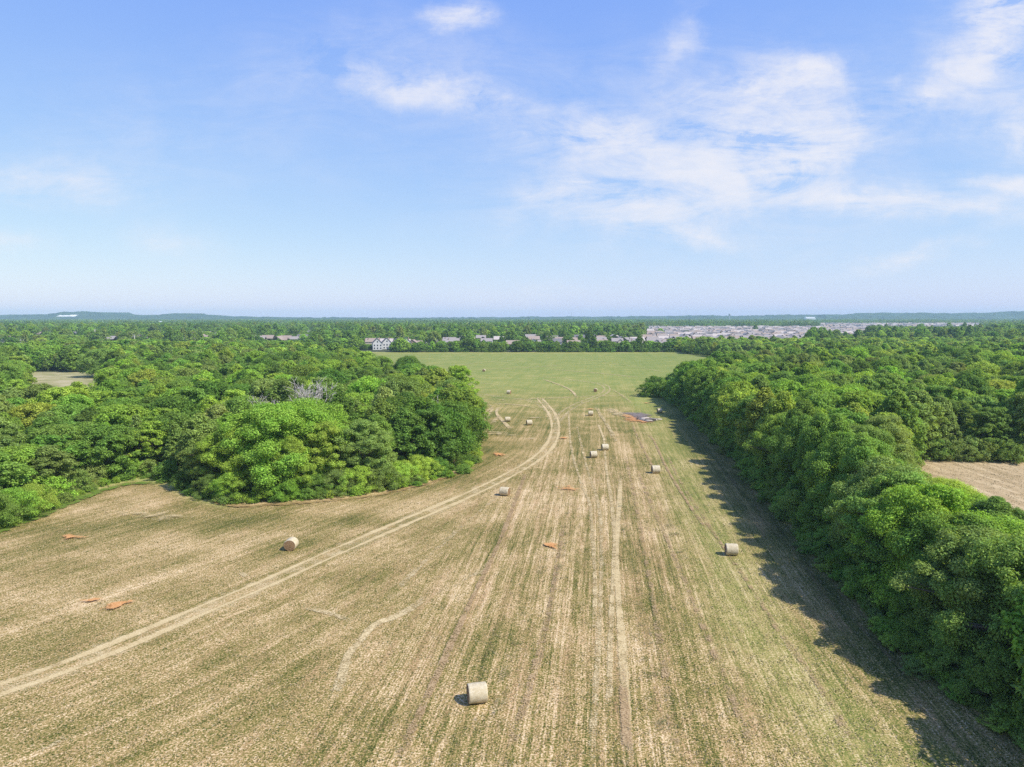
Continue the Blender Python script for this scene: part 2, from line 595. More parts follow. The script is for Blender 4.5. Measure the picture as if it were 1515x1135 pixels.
def strip_line(pts, width, cover, fade=4.0, wob=0.12):
    """rows of (x,y,cover) across a ground line"""
    L = np.asarray(pts)
    d = np.gradient(L, axis=0)
    d /= np.linalg.norm(d, axis=1)[:, None] + 1e-9
    nrm = np.stack([-d[:, 1], d[:, 0]], 1)
    s = np.concatenate([[0], np.cumsum(np.linalg.norm(np.diff(L, axis=0), axis=1))])
    k = np.clip(np.minimum(s, s[-1] - s) / fade, 0, 1)
    w_ = width * (1 + wob * np.sin(s * 0.35 + width * 7) + wob * np.sin(s * 0.11))
    rows, cov = [], []
    for u, cv in ((-0.5, 0), (-0.27, 1), (0.27, 1), (0.5, 0)):
        rows.append(L + nrm * (w_ * u)[:, None])
        cov.append(cover * cv * k)
    return np.stack(rows, 1), np.stack(cov, 1)


def strips(name, lines, mat, label, cat, kind='structure'):
    VV, FF, CC, off = [], [], [], 0
    for rows, cov in lines:
        z = 0.004 + 0.004 * level[0]
        level[0] += 1
        n = len(rows)
        v = np.concatenate([rows.reshape(-1, 2), np.full((n * 4, 1), z)], 1)
        ii = np.arange(n * 4).reshape(n, 4) + off
        f = np.stack([ii[:-1, :-1], ii[:-1, 1:], ii[1:, 1:], ii[1:, :-1]], -1).reshape(-1, 4)[:, ::-1]
        VV.append(v)
        FF.append(f)
        CC.append(cov.ravel())
        off += n * 4
    me = mesh_from(name, np.concatenate(VV), np.concatenate(FF), [mat])
    fattr(me, 'cover', np.concatenate(CC))
    o = link(name, me)
    return tag(o, label, cat, kind=kind)


def offset(L, d):
    g = np.gradient(L, axis=0)
    g /= np.linalg.norm(g, axis=1)[:, None] + 1e-9
    return L + np.stack([-g[:, 1], g[:, 0]], 1) * d


def line(px, step=1.0):
    return catmull([G(*p) for p in px], step)


strips('farm_track', [strip_line(TRACK, 4.8, 0.34, 6), strip_line(offset(TRACK, 0.98), 0.92, 0.80, 6, 0.3), strip_line(offset(TRACK, -0.98), 0.88, 0.80, 6, 0.3)],
       M_STRAW, 'pale two rut farm track curving across the hay field', 'track')
LOOP_L = line([(816, 612), (800, 599), (780, 592), (750, 588), (715, 584), (690, 583)], 1.5)
LOOP_R = line([(822, 626), (835, 610), (855, 598), (880, 588), (895, 581), (898, 574), (888, 568), (860, 564), (820, 559), (770, 556)], 1.5)
strips('farm_track', [strip_line(offset(LOOP_L, 1.0), 1.1, .42, 8), strip_line(offset(LOOP_L, -1.0), 1.1, .42, 8)], M_STRAW,
       'faint wheel track branching left from the top of the farm track', 'track')
strips('farm_track', [strip_line(offset(LOOP_R, 1.1), 1.1, .44, 8), strip_line(offset(LOOP_R, -1.1), 1.1, .44, 8)], M_STRAW,
       'faint wheel track looping right round the brown ended bale', 'track')
strips('straw_line', [strip_line(line([(932, 1190), (926, 1040), (920, 950), (913, 850), (913, 790), (917, 735), (918, 700)]), 0.95, 0.75, 10),
                      strip_line(line([(870, 1190), (885, 960), (890, 830), (886, 748), (868, 690), (853, 628)]), 0.7, 0.42, 8),
                      strip_line(line([(893, 640), (897, 690), (905, 745), (909, 800), (905, 900), (900, 1100)]), 0.7, 0.55, 10),
                      strip_line(line([(841, 608), (845, 660), (860, 715), (873, 748), (880, 850), (878, 960)]), 0.7, 0.5, 10),
                      strip_line(line([(884, 625), (896, 655)]), 0.7, 0.7, 6)],
       M_STRAW, 'straight lines of spilled straw down the middle of the field', 'straw')
strips('straw_line', [strip_line(line([(487, 1048), (508, 998), (516, 968), (535, 948), (553, 926), (600, 906), (628, 886), (652, 878)]), 1.0, 0.56, 5, 0.3),
                      strip_line(line([(652, 878), (690, 858), (722, 836), (740, 810)]), 0.7, 0.34, 5, 0.3), strip_line(line([(560, 900), (600, 860), (650, 810), (700, 765), (745, 728)]), 0.8, 0.32, 8, 0.3),
                      strip_line(line([(340, 838), (385, 866)]), 0.8, 0.45, 4), strip_line(line([(430, 895), (500, 912), (540, 932)]), 0.8, 0.45, 4),
                      strip_line(line([(20, 1130), (75, 1105), (130, 1075)]), 0.8, 0.6, 4)],
       M_STRAW, 'short crooked pale straw trails left of the nearest bale', 'straw')
strips('soil_line', [strip_line(line([(560, 1190), (620, 1060), (690, 905), (740, 800), (765, 735), (780, 696)]), 0.9, 0.5, 8),
                     strip_line(line([(730, 1190), (800, 960), (826, 830), (835, 760)]), 0.9, 0.42, 10),
                     strip_line(line([(935, 1190), (918, 960)]), 1.0, 0.5, 8)],
       M_SOIL, 'thin pinkish soil lines running up the middle of the field', 'soil')
strips('soil_line', [strip_line(line([(1310, 1190), (1215, 1020), (1150, 930), (1105, 860), (1050, 780), (1008, 715), (985, 668)]), 0.8, 0.36, 10),
                     strip_line(line([(1010, 1190), (985, 1000), (960, 850), (940, 740), (925, 670)]), 0.9, 0.36, 10),
                     strip_line(line([(1150, 1190), (1070, 1000), (1010, 850), (970, 760), (940, 690)]), 0.9, 0.36, 10),
                     strip_line(line([(1050, 790), (1015, 740), (985, 690), (966, 650), (950, 640)]), 0.7, 0.5, 6),
                     strip_line(line([(970, 700), (950, 660), (935, 628)]), 0.7, 0.45, 6)],
       M_SOIL, 'thin pinkish soil lines beside the shaded hedgerow', 'soil')
far_lines = []
for a_ in ([(640, 560), (700, 566), (760, 572)], [(800, 545), (880, 552), (960, 560)], [(720, 592), (800, 590), (890, 586), (950, 586)], [(690, 548), (760, 545), (840, 540)],
           [(760, 640), (735, 612), (742, 600)], [(723, 632), (744, 610)], [(700, 640), (728, 606), (720, 596)], [(850, 530), (920, 540), (990, 552)], [(765, 597), (730, 590), (705, 587)],
           [(700, 596), (770, 600), (800, 608)], [(800, 560), (840, 575), (855, 590)], [(860, 592), (862, 600)], [(795, 585), (800, 596)], [(905, 575), (940, 600)], [(880, 600), (905, 640), (915, 660)], [(660, 640), (700, 620), (735, 600)],
           [(650, 545), (720, 536), (800, 533)]):
    far_lines.append(strip_line(line(a_, 2.0), 1.5, rng.uniform(0.35, 0.62), 12))
strips('straw_line', far_lines, M_STRAW, 'faint straw coloured wheel marks on the green far half of the field', 'straw')
strips('straw_line', [strip_line(line([(775, 619), (806, 618)]), 2.2, 0.75, 3), strip_line(line([(700, 639), (760, 641)]), 1.6, 0.55, 4), strip_line(line([(772, 650), (800, 649)]), 1.8, 0.6, 3)],
       M_STRAW, 'short crosswise straw strips beside the far end of the track', 'straw')
strips('dry_grass_strip', [strip_line(line([(300, 738), (345, 749), (400, 748), (470, 743), (560, 733), (640, 714), (688, 696)]), 1.9, 0.42, 5)], M_DRY,
       'rusty dry grass strip along the foot of the left wood', 'grass', kind='stuff')
strips('grass_strip', [strip_line(line([(-100, 822), (0, 785), (60, 764), (100, 746), (150, 727), (200, 716), (245, 718)]), 3.2, 0.55, 5)], M_GRASS,
       'bright rank grass along the foot of the left bushes', 'grass', kind='stuff')
strips('grass_strip', [strip_line(line([(715, 1190), (745, 1020), (790, 880), (812, 815)]), 1.6, 0.20, 8), strip_line(line([(985, 1190), (960, 960), (930, 800), (915, 720)]), 1.8, 0.20, 8),
                       strip_line(line([(1030, 860), (1000, 800), (980, 745)]), 2.0, 0.20, 8), strip_line(line([(800, 1000), (836, 800), (842, 740)]), 1.2, 0.20, 8)],
       M_BLUR, 'greener regrowth bands between the rows of the field', 'grass', kind='stuff')


def patch(name, px, py, rx, ry, mat, label, cat, cover=1.0, ang=0.0):
    c = G(px, py)
    z = 0.004 + 0.004 * level[0]
    level[0] += 1
    vs, fs, cv = [(c[0], c[1], z)], [], [cover]
    n = 40
    ph = rng.uniform(0, 6, 4)
    for q, u in enumerate((0.35, 0.7, 1.0)):
        for k in range(n):
            a = 2 * math.pi * k / n
            rr = u * (1 + 0.22 * math.sin(2 * a + ph[0]) + 0.16 * math.sin(3 * a + ph[1]) + 0.13 * math.sin(5 * a + ph[2]) + 0.08 * math.sin(9 * a + ph[3]))
            x, y = rx * rr * math.cos(a), ry * rr * math.sin(a)
            vs.append((c[0] + x * math.cos(ang) - y * math.sin(ang), c[1] + x * math.sin(ang) + y * math.cos(ang), z))
            cv.append(cover * (0.66, 0.42, 0.0)[q])
    for k in range(n):
        fs.append([0, 1 + k, 1 + (k + 1) % n])
        for q in range(2):
            fs.append([1 + q * n + k, 1 + (q + 1) * n + k, 1 + (q + 1) * n + (k + 1) % n, 1 + q * n + (k + 1) % n])
    me = mesh_from(name, vs, fs, [mat])
    fattr(me, 'cover', cv)
    return tag(link(name, me), label, cat, kind='structure')


patch('clay_patch', 817, 809, 0.9, 1.7, M_CLAY, 'bright orange clay patch in the middle of the field', 'clay')
patch('clay_patch', 172, 897, 2.1, 0.9, M_CLAY, 'orange clay streak on the left below the farm track bend', 'clay', 0.95, R(38))
patch('clay_patch', 140, 890, 1.6, 0.7, M_CLAY, 'faint orange clay mark left of the bigger clay streak', 'clay', 0.55)
patch('clay_patch', 104, 796, 2.1, 1.3, M_CLAY, 'thin orange clay patch near the bushes at far left', 'clay', 0.72)
patch('clay_patch', 737, 673, 1.5, 2.5, M_CLAY, 'orange clay patch left of the track near the wood corner', 'clay', 0.85)
patch('clay_patch', 834, 649, 1.1, 1.9, M_CLAY, 'small orange clay patch just right of the track bend', 'clay', 0.8)
patch('clay_patch', 839, 724, 2.0, 2.5, M_CLAY, 'pale orange clay patch right of the bale beside the track', 'clay', 0.66)
patch('clay_patch', 873, 606, 2.0, 1.6, M_CLAY, 'faint orange clay mark beyond the bale near the track end', 'clay', 0.7)
patch('clay_patch', 955, 597, 2.0, 2.5, M_CLAY, 'pale clay spot beside the end of the hedgerow', 'clay', 0.6)
patch('straw_patch', 930, 616, 4.4, 19.0, M_STRAW, 'pale trampled straw patch left of the burn pile', 'straw', 0.8, R(10))
patch('clay_patch', 940, 621, 4.8, 11.0, M_CLAY, 'orange scorched clay under the burn pile', 'clay', 0.85)
patch('ash_patch', 945, 615, 5.4, 7.5, M_ASH, 'grey ash spread behind the burn pile', 'ash', 1.0)
patch('ash_patch', 957, 622, 3.2, 6.5, M_ASH, 'grey ash spread right of the burn pile', 'ash', 0.95)
patch('straw_patch', 230, 765, 7.0, 2.6, M_STRAW, 'pale straw patch below the notch in the left wood', 'straw', 0.5, R(-8))
patch('straw_patch', 735, 643, 6.5, 4.0, M_STRAW, 'worn straw patch between the wood corner and the track', 'straw', 0.45)

# grass standing on the near field: thin blades, green tufts and straw
NB = 260000
gy_ = 40 + 110 * rng.rand(NB) ** 1.35
gx_ = (rng.rand(NB) - 0.5) * 2 * (gy_ * 0.75 + 6)
ok = (hd_ := dist_line(gx_, gy_, HEDGE_L)) > -1
ok &= ~in_poly(gx_, gy_, LEFT_WOOD) & ~in_poly(gx_, gy_, HEDGEROW)
ok &= dist_line(gx_, gy_, TRACK[::3]) > 1.6
gx_, gy_ = gx_[ok], gy_[ok]
# tufts keep together
tuft = (np.sin(gx_ * 2.1 + np.sin(gy_ * 1.3) * 2) + np.sin(gy_ * 1.7 + np.sin(gx_ * 0.9) * 2)) > -0.5 + rng.randn(len(gx_)) * 0.7
gx_, gy_ = gx_[tuft], gy_[tuft]
NB = len(gx_)
hb = rng.uniform(0.05, 0.14, NB)
wb = rng.uniform(0.02, 0.045, NB) * (0.7 + gy_ / 120)
ab = rng.uniform(0, 2 * np.pi, NB)
lx, ly = rng.randn(NB) * 0.07, rng.randn(NB) * 0.07
B = np.zeros((NB, 3, 3))
B[:, 0] = np.stack([gx_ - wb * np.cos(ab), gy_ - wb * np.sin(ab), np.full(NB, 0.004)], 1)
B[:, 1] = np.stack([gx_ + wb * np.cos(ab), gy_ + wb * np.sin(ab), np.full(NB, 0.004)], 1)
B[:, 2] = np.stack([gx_ + lx, gy_ + ly, hb], 1)
m_blade, t = material('grass blades')
isl = t.n('ShaderNodeNewGeometry').outputs['Random Per Island']
f = t.m('ADD', t.m('MULTIPLY', isl, 0.75), t.m('MULTIPLY', t.noise(t.pos(), 0.35, 4, 0.65), 0.7))
c = t.ramp(f, [(0.30, (0.035, 0.055, 0.014)), (0.60, (0.085, 0.105, 0.03)), (0.74, (0.22, 0.17, 0.08)), (0.95, (0.42, 0.34, 0.20))])
t.out(principled(t, c, 0.8, 0.15))
gm = mesh_from('grass', B.reshape(-1, 3), np.arange(NB * 3).reshape(-1, 3), [m_blade])
tag(link('grass', gm), 'short green and straw coloured stubble standing on the near field', 'grass', kind='stuff')

# ------------------------------------------------------------------ trees
def leaf_material(name, instanced=False):
    m, t = material(name)
    if instanced:
        base = t.attr('tint', 'Color', 'INSTANCER')
    else:
        base = t.n('ShaderNodeObjectInfo').outputs['Color']
    isl = t.n('ShaderNodeNewGeometry').outputs['Random Per Island']
    n = t.noise(t.pos(), 0.55, 3, 0.6)
    v = t.m('ADD', t.m('MULTIPLY_ADD', isl, 0.95, 0.55), t.m('MULTIPLY', t.m('SUBTRACT', n, 0.5), 0.9))
    hs = t.n('ShaderNodeHueSaturation')
    t.put(hs.inputs['Color'], base)
    t.put(hs.inputs['Hue'], t.m('MULTIPLY_ADD', t.noise(t.pos(), 0.21, 3), 0.05, 0.475))
    t.put(hs.inputs['Value'], v)
    d = principled(t, hs.outputs[0], 0.65, 0.12)
    tr = t.n('ShaderNodeBsdfTranslucent')
    t.put(tr.inputs[0], t.mix(1.0, hs.outputs[0], (1.25, 1.15, 0.55, 1), 'MULTIPLY'))
    mx = t.n('ShaderNodeMixShader')
    mx.inputs[0].default_value = 0.42
    t.put(mx.inputs[1], d)
    t.put(mx.inputs[2], tr.outputs[0])
    t.out(mx.outputs[0])
    return m


M_LEAF = leaf_material('leaves')
M_LEAF_I = leaf_material('woodland leaves', True)
m, t = material('bark')
f = t.noise(t.scale3(t.pos(), (5, 5, 1.2)), 1.0, 4, 0.7)
t.out(principled(t, t.ramp(f, [(0.3, (0.05, 0.04, 0.03)), (0.7, (0.19, 0.155, 0.12))]), 0.9, 0.1, bump(t, f, 0.6, 0.05)))
M_BARK = m
m, t = material('bleached dead wood')
f = t.noise(t.scale3(t.pos(), (4, 4, 1.0)), 1.0, 4, 0.7)
t.out(principled(t, t.ramp(f, [(0.3, (0.30, 0.27, 0.24)), (0.7, (0.58, 0.54, 0.50))]), 0.9, 0.1))
M_DEAD = m

# height, radius, bottom of the crown, clumps, flatness of clumps, profile
SPECIES = {
    'broad':  dict(h=13.5, r=5.8, base=0.4, nc=190, flat=0.72, prof='round'),
    'oval':   dict(h=14.5, r=4.3, base=0.8, nc=190, flat=0.80, prof='oval'),
    'layer':  dict(h=13.5, r=4.9, base=0.3, nc=215, flat=0.55, prof='round'),
    'oak':    dict(h=13.0, r=6.6, base=1.2, nc=290, flat=0.80, prof='dome'),
    'cedar':  dict(h=9.5, r=2.7, base=0.2, nc=190, flat=0.55, prof='cone'),
    'shrub':  dict(h=4.2, r=2.9, base=0.05, nc=120, flat=0.65, prof='dome'),
}


def profile(kind, t_):
    if kind == 'round':
        return np.where(t_ < 0.42, 0.62 + 0.38 * np.sin(np.clip(t_ / 0.42, 0, 1) * np.pi / 2), np.sqrt(np.clip(1 - ((t_ - 0.42) / 0.60) ** 2, 0.02, 1)))
    if kind == 'oval':
        return np.where(t_ < 0.4, 0.55 + 0.45 * np.sin(np.clip(t_ / 0.4, 0, 1) * np.pi / 2), np.clip(1 - ((t_ - 0.4) / 0.62) ** 1.7, 0.03, 1))
    if kind == 'dome':
        return np.where(t_ < 0.3, 0.82 + 0.18 * t_ / 0.3, np.sqrt(np.clip(1 - ((t_ - 0.3) / 0.71) ** 2, 0.02, 1)))
    return np.clip(1.02 - t_, 0.04, 1) ** 0.75


def crown_arrays(r_, sp, nleaf, leaf, inner=0.30):
    h, rad, base, nc, flat = sp['h'], sp['r'], sp['base'], sp['nc'], sp['flat']
    ph = r_.uniform(0, 6.28, 6)
    # clump centres: most on the outside, some within
    t_ = r_.beta(1.25, 1.05, nc)
    a = r_.uniform(0, 2 * np.pi, nc)
    lump = 1 + 0.17 * np.sin(2 * a + ph[0] + 2 * t_) + 0.15 * np.sin(3 * a + ph[1] - 5 * t_) + 0.12 * np.sin(5 * a + ph[2] + 9 * t_) + 0.10 * np.sin(11 * t_ + ph[3])
    u = np.where(r_.rand(nc) < inner, r_.uniform(0.25, 0.7, nc), r_.uniform(0.78, 1.04, nc))
    rr = rad * profile(sp['prof'], t_) * lump * u
    c = np.stack([rr * np.cos(a), rr * np.sin(a), base + (h - base) * (0.03 + 0.95 * t_)], 1)
    rc = rad * r_.uniform(0.085, 0.25, nc) * (0.65 + 0.5 * (1 - t_ * (0.85 if sp['prof'] == 'cone' else 0.3)))
    wts = rc ** 2
    k = r_.choice(nc, nleaf, p=wts / wts.sum())
    out = np.stack([np.cos(a), np.sin(a), np.zeros(nc)], 1)[k] * (u[k] * profile(sp['prof'], t_[k]))[:, None]
    d = r_.randn(nleaf, 3) + 0.65 * out + np.array([0, 0, 0.45])
    d /= np.linalg.norm(d, axis=1)[:, None]
    q = rc[k][:, None] * (d * (0.45 + 0.62 * np.sqrt(r_.rand(nleaf)))[:, None] + 0.15 * r_.randn(nleaf, 3))
    q[:, 2] *= flat
    p = c[k] + q
    p[:, 2] = np.maximum(p[:, 2], 0.05)
    nrm = 0.72 * d + 0.38 * r_.randn(nleaf, 3) + np.array([0.05, 0, 0.50])
    nrm /= np.linalg.norm(nrm, axis=1)[:, None]
    ax = np.cross(nrm, r_.randn(nleaf, 3))
    ax /= np.linalg.norm(ax, axis=1)[:, None] + 1e-9
    bx = np.cross(nrm, ax)
    s = leaf * r_.uniform(0.65, 1.35, nleaf)[:, None]
    bend = nrm * s * 0.16
    Q = np.stack([p + ax * s * 0.75 - bend, p + bx * s * 0.42 + bend * 0.4, p - ax * s * 0.75 - bend, p - bx * s * 0.42 + bend * 0.4], 1)
    return Q.reshape(-1, 3), c, rc


def trunk_mb(r_, sp, c):
    b = MB()
    h, rad = sp['h'], sp['r']
    top = h * (0.9 if sp['prof'] == 'cone' else 0.62)
    r0 = 0.028 * h if h > 6 else 0.08
    lean = r_.randn(2) * 0.03 * h
    pts = [(lean[0] * k * k, lean[1] * k * k, -0.15 + top * k) for k in (0, 0.06, 0.3, 0.6, 1.0)]
    b.tube(pts, [r0 * 1.35, r0, r0 * 0.85, r0 * 0.6, r0 * 0.2], 8)
    far_ = np.argsort(-np.hypot(c[:, 0], c[:, 1]) + r_.rand(len(c)) * 2)[:10 if h > 6 else 5]
    for i in far_:
        e = c[i]
        k = min(0.85, max(0.15, (e[2] * 0.55) / top))
        s = np.array([lean[0] * k * k, lean[1] * k * k, top * k - 0.15])
        mid = s + (e - s) * 0.5 + np.array([0, 0, 0.07 * h])
        rr = r0 * 0.42
        b.tube([tuple(s), tuple(mid), tuple(e)], [rr, rr * 0.6, rr * 0.2], 6)
    return b


PROTO = {}
hold = bpy.data.collections.new('nursery')  # never linked to the scene: sources of the copies
LOD = {'near': (1.0, 76000, 0.165), 'mid': (0.62, 23000, 0.30), 'low': (0.38, 3000, 0.72)}
NAMES = {'broad': 'broadleaf_tree', 'oval': 'broadleaf_tree', 'layer': 'broadleaf_tree', 'oak': 'broadleaf_tree', 'cedar': 'cedar_tree', 'shrub': 'shrub'}
for si, (name, sp) in enumerate(SPECIES.items()):
    for var in range(2):
        for li, (lod, (kc, nl, ls)) in enumerate(LOD.items()):
            r_ = np.random.RandomState(100 + si * 10 + var)
            f = (sp['r'] * sp['h']) / (5.5 * 13)
            n = int(nl * max(0.22, f))
            lf = ls * (0.72 if name in ('cedar',) else 0.62 if name == 'shrub' else 1.0)
            Vq, c, rc = crown_arrays(r_, sp, n, lf)
            me = mesh_from('crown', Vq, np.arange(len(Vq)).reshape(-1, 4), [M_LEAF])
            tm = trunk_mb(r_, sp, c).mesh('trunk', [M_BARK], True)
            root = empty(NAMES[name], col=hold)
            link('trunk' if name != 'shrub' else 'stem', tm, root, hold)
            link('crown' if name != 'shrub' else 'foliage', me, root, hold)
            PROTO[(name, var, lod)] = root

# colours of the kinds of foliage
TINTS = {
    'dark green': (0.155, 0.270, 0.045), 'mid green': (0.215, 0.355, 0.062), 'bright green': (0.280, 0.435, 0.062),
    'yellow green': (0.350, 0.470, 0.075), 'olive green': (0.265, 0.350, 0.090), 'grey green': (0.245, 0.345, 0.080),
}
TREES = []  # dicts: x y kind var h(scale) w(scale) tint area


def add_tree(x, y, kind, tint, s=1.0, sz=None, area='', rank='', var=None, fixed=False):
    TREES.append(dict(x=float(x), y=float(y), kind=kind, tint=tint, s=s, sz=sz if sz else s, area=area, rank=rank,
                      var=rng.randint(2) if var is None else var, fixed=fixed))


def poisson(poly, dmin, dmax_fn, keep=None, tries=60000):
    """scatter points with a spacing that depends on the place"""
    poly = np.asarray(poly)
    lo, hi = poly.min(0), poly.max(0)
    cand = lo + rng.rand(tries, 2) * (hi - lo)
    cand = cand[in_poly(cand[:, 0], cand[:, 1], poly)]
    if keep is not None:
        cand = cand[keep(cand[:, 0], cand[:, 1])]
    grid, out, cell = {}, [], dmin * 2
    for x, y in cand:
        r_ = dmax_fn(x, y)
        gx0, gy0 = int(x // cell), int(y // cell)
        good = True
        for i in range(gx0 - 1, gx0 + 2):
            for j in range(gy0 - 1, gy0 + 2):
                for qx, qy in grid.get((i, j), ()):
                    if (qx - x) ** 2 + (qy - y) ** 2 < r_ * r_:
                        good = False
                        break
                if not good:
                    break
            if not good:
                break
        if good:
            grid.setdefault((gx0, gy0), []).append((x, y))
            out.append((x, y))
    return out


def in_view(x, y, marg=90):
    px, py, _ = P(x, y, 8)
    return (px > -marg) & (px < 1515 + marg) & (y > 30)


# hero trees of the left wood, read off the photograph: (px, py of the foot), kind, tint, scale, height scale
HERO = [
    (405, 722, 'broad', 'bright green', 1.42, 1.08), (455, 712, 'oak', 'bright green', 1.15, 1.10), (350, 724, 'broad', 'bright green', 1.05, 0.80),
    (520, 712, 'layer', 'mid green', 0.95, 0.80), (560, 705, 'oval', 'mid green', 1.0, 0.80), (600, 700, 'oval', 'dark green', 1.0, 0.86),
    (648, 688, 'oak', 'dark green', 0.92, 0.88), (672, 672, 'oak', 'dark green', 0.85, 0.86), (685, 640, 'oak', 'dark green', 0.85, 0.86),
    (300, 712, 'oval', 'grey green', 0.95, 0.85), (262, 700, 'cedar', 'olive green', 1.15, 1.05), (232, 696, 'layer', 'bright green', 0.85, 0.72),
    (205, 690, 'cedar', 'olive green', 1.1, 1.1), (180, 698, 'broad', 'mid green', 0.8, 0.62), (130, 702, 'broad', 'mid green', 0.95, 0.72),
    (80, 720, 'layer', 'mid green', 0.95, 0.68), (30, 735, 'broad', 'bright green', 0.95, 0.62), (-25, 755, 'broad', 'mid green', 1.0, 0.66),
]
for px, py, kind, tint, s, sz in HERO:
    x, y = G(px, py)
    add_tree(x, y, kind, tint, s, sz, 'left wood', 'front edge', fixed=True)
SHRUBS = [(20, 770, 1.1, 'bright green'), (-15, 782, 1.2, 'mid green'), (50, 758, 1.0, 'yellow green'), (82, 742, 0.95, 'bright green'), (112, 728, 0.9, 'olive green'),
          (138, 716, 0.85, 'olive green'), (166, 708, 0.7, 'mid green'), (196, 704, 0.75, 'bright green'), (222, 704, 0.7, 'olive green'), (250, 709, 0.8, 'mid green'),
          (278, 722, 0.8, 'dark green'), (310, 735, 0.85, 'grey green'), (345, 739, 1.05, 'bright green'), (385, 739, 1.0, 'bright green'), (425, 737, 1.0, 'bright green'),
          (470, 733, 0.85, 'mid green'), (500, 731, 0.95, 'olive green'), (530, 728, 1.05, 'yellow green'), (560, 724, 1.05, 'olive green'), (590, 718, 1.0, 'yellow green'),
          (620, 710, 1.05, 'yellow green'), (648, 703, 0.8, 'mid green'), (672, 694, 0.8, 'dark green'), (691, 678, 0.75, 'dark green'), (700, 655, 0.8, 'dark green')]
for px, py, s, tint in SHRUBS:
    x, y = G(px, py)
    add_tree(x, y, 'shrub', tint, s, s, 'left wood', 'foot of', fixed=True)

PAL_L = ['dark green', 'mid green', 'mid green', 'mid green', 'bright green', 'bright green', 'olive green', 'grey green', 'yellow green', 'dark green']
DEAD_AT = [tuple(G(452, 660)), tuple(G(400, 662)), tuple(G(652, 655))]


def keep_left(x, y):
    k = dist_line(x, y, LEFT_WOOD[:24]) > 3.2
    k &= ~in_poly(x, y, LCLEAR)
    k &= in_view(x, y)
    for t0 in TREES:
        if t0['kind'] != 'shrub':
            k &= np.hypot(x - t0['x'], y - t0['y']) > 4.6 * t0['s']
    for dx_, dy_ in DEAD_AT:
        k &= np.hypot(x - dx_, y - dy_) > 6.0
        k &= ~((np.abs(x / y - dx_ / dy_) < 0.05) & (y < dy_) & (y > dy_ - 22))
    return k


def rand_kind(r_):
    return ('broad', 'broad', 'oval', 'oval', 'oak', 'layer', 'layer', 'cedar')[r_.randint(8)]


for x, y in poisson(LEFT_WOOD, 4, lambda x, y: 6.6 + 0.004 * max(0, y - 150), keep_left, 90000):
    kd = rand_kind(rng)
    s = rng.uniform(0.74, 1.04)
    px = P(x, y, 0)[0]
    k = 0.94
    if px < 190 and y < 215:
        k = 0.82                     # low growth in front of the clearing
    if px > 560:
        k = 0.92
    add_tree(x, y, kd, PAL_L[rng.randint(10)], s, s * k * rng.uniform(0.88, 1.12), 'left wood')
ox, oy = G(152, 558)
add_tree(ox, oy, 'oak', 'grey green', 1.25, 1.05, 'left clearing', fixed=True)

# right hedgerow: a close front of foliage down to the ground, crowns behind it
HL = catmull(HEDGE_L, 1.0)
HS = np.concatenate([[0], np.cumsum(np.linalg.norm(np.diff(HL, axis=0), axis=1))])


def along_hedge(s, off):
    i = min(len(HL) - 2, int(np.searchsorted(HS, s)))
    d = HL[i + 1] - HL[i]
    d /= np.linalg.norm(d)
    return HL[i] + np.array([d[1], -d[0]]) * off


PAL_R = ['bright green', 'bright green', 'bright green', 'mid green', 'mid green', 'mid green', 'yellow green', 'grey green']
s = 4.0
while s < HS[-1]:
    q = along_hedge(s, rng.uniform(5.4, 7.0))
    add_tree(q[0], q[1], ('layer', 'broad', 'oval', 'broad')[rng.randint(4)], PAL_R[rng.randint(8)], rng.uniform(0.78, 0.98), rng.uniform(0.90, 1.12) * (0.90 if q[1] < 85 else 1.0), 'hedgerow', 'field side', fixed=True)
    s += rng.uniform(5.0, 6.6)
s = 2.0
while s < HS[-1]:
    q = along_hedge(s, rng.uniform(2.0, 3.0))
    add_tree(q[0], q[1], 'shrub', ('dark green', 'mid green', 'mid green', 'grey green')[rng.randint(4)], rng.uniform(0.62, 0.95), rng.uniform(0.7, 1.1), 'hedgerow', 'foot of', fixed=True)
    s += rng.uniform(3.6, 5.4)


def keep_hedge(x, y):
    k = (dist_line(x, y, HEDGE_L) > 10.0) & (y > 46) & in_view(x, y, 160)
    return k


for x, y in poisson(HEDGEROW, 4, lambda x, y: 6.4, keep_hedge, 20000):
    px, py, _ = P(x, y, 0)
    s = rng.uniform(0.78, 1.0)
    add_tree(x, y, ('layer', 'broad', 'oval', 'broad', 'oak')[rng.randint(5)], PAL_R[rng.randint(8)], s, s * rng.uniform(0.92, 1.15) * (0.74 if y < 112 else 1.0), 'hedgerow', 'back side')
for px, py, s_, tint in ((960, 587, 1.25, 'dark green'), (972, 585, 1.6, 'dark green'), (985, 588, 1.5, 'mid green'), (968, 576, 1.3, 'dark green'), (996, 590, 1.6, 'mid green'), (1004, 592, 1.9, 'mid green'), (1012, 600, 1.8, 'dark green'), (1000, 582, 1.9, 'mid green')):
    x, y = G(px, py)
    add_tree(x, y, 'shrub', tint, s_, s_, 'hedgerow', 'end', fixed=True)


def keep_right(x, y):
    k = ~in_poly(x, y, HEDGEROW) & in_view(x, y)
    k &= dist_line(x, y, HEDGE_L) > 4
    return k


for x, y in poisson(RIGHT_WOOD, 4, lambda x, y: 6.8 + 0.004 * max(0, y - 150), keep_right, 90000):
    s = rng.uniform(0.72, 1.05)
    k = 1.02
    pxx = P(x, y, 0)[0]
    if 1325 < pxx < 1365 and 200 < y < 220:
        k = 0.78
    add_tree(x, y, rand_kind(rng), PAL_L[rng.randint(10)], s, s * k * rng.uniform(0.85, 1.12), 'right wood')
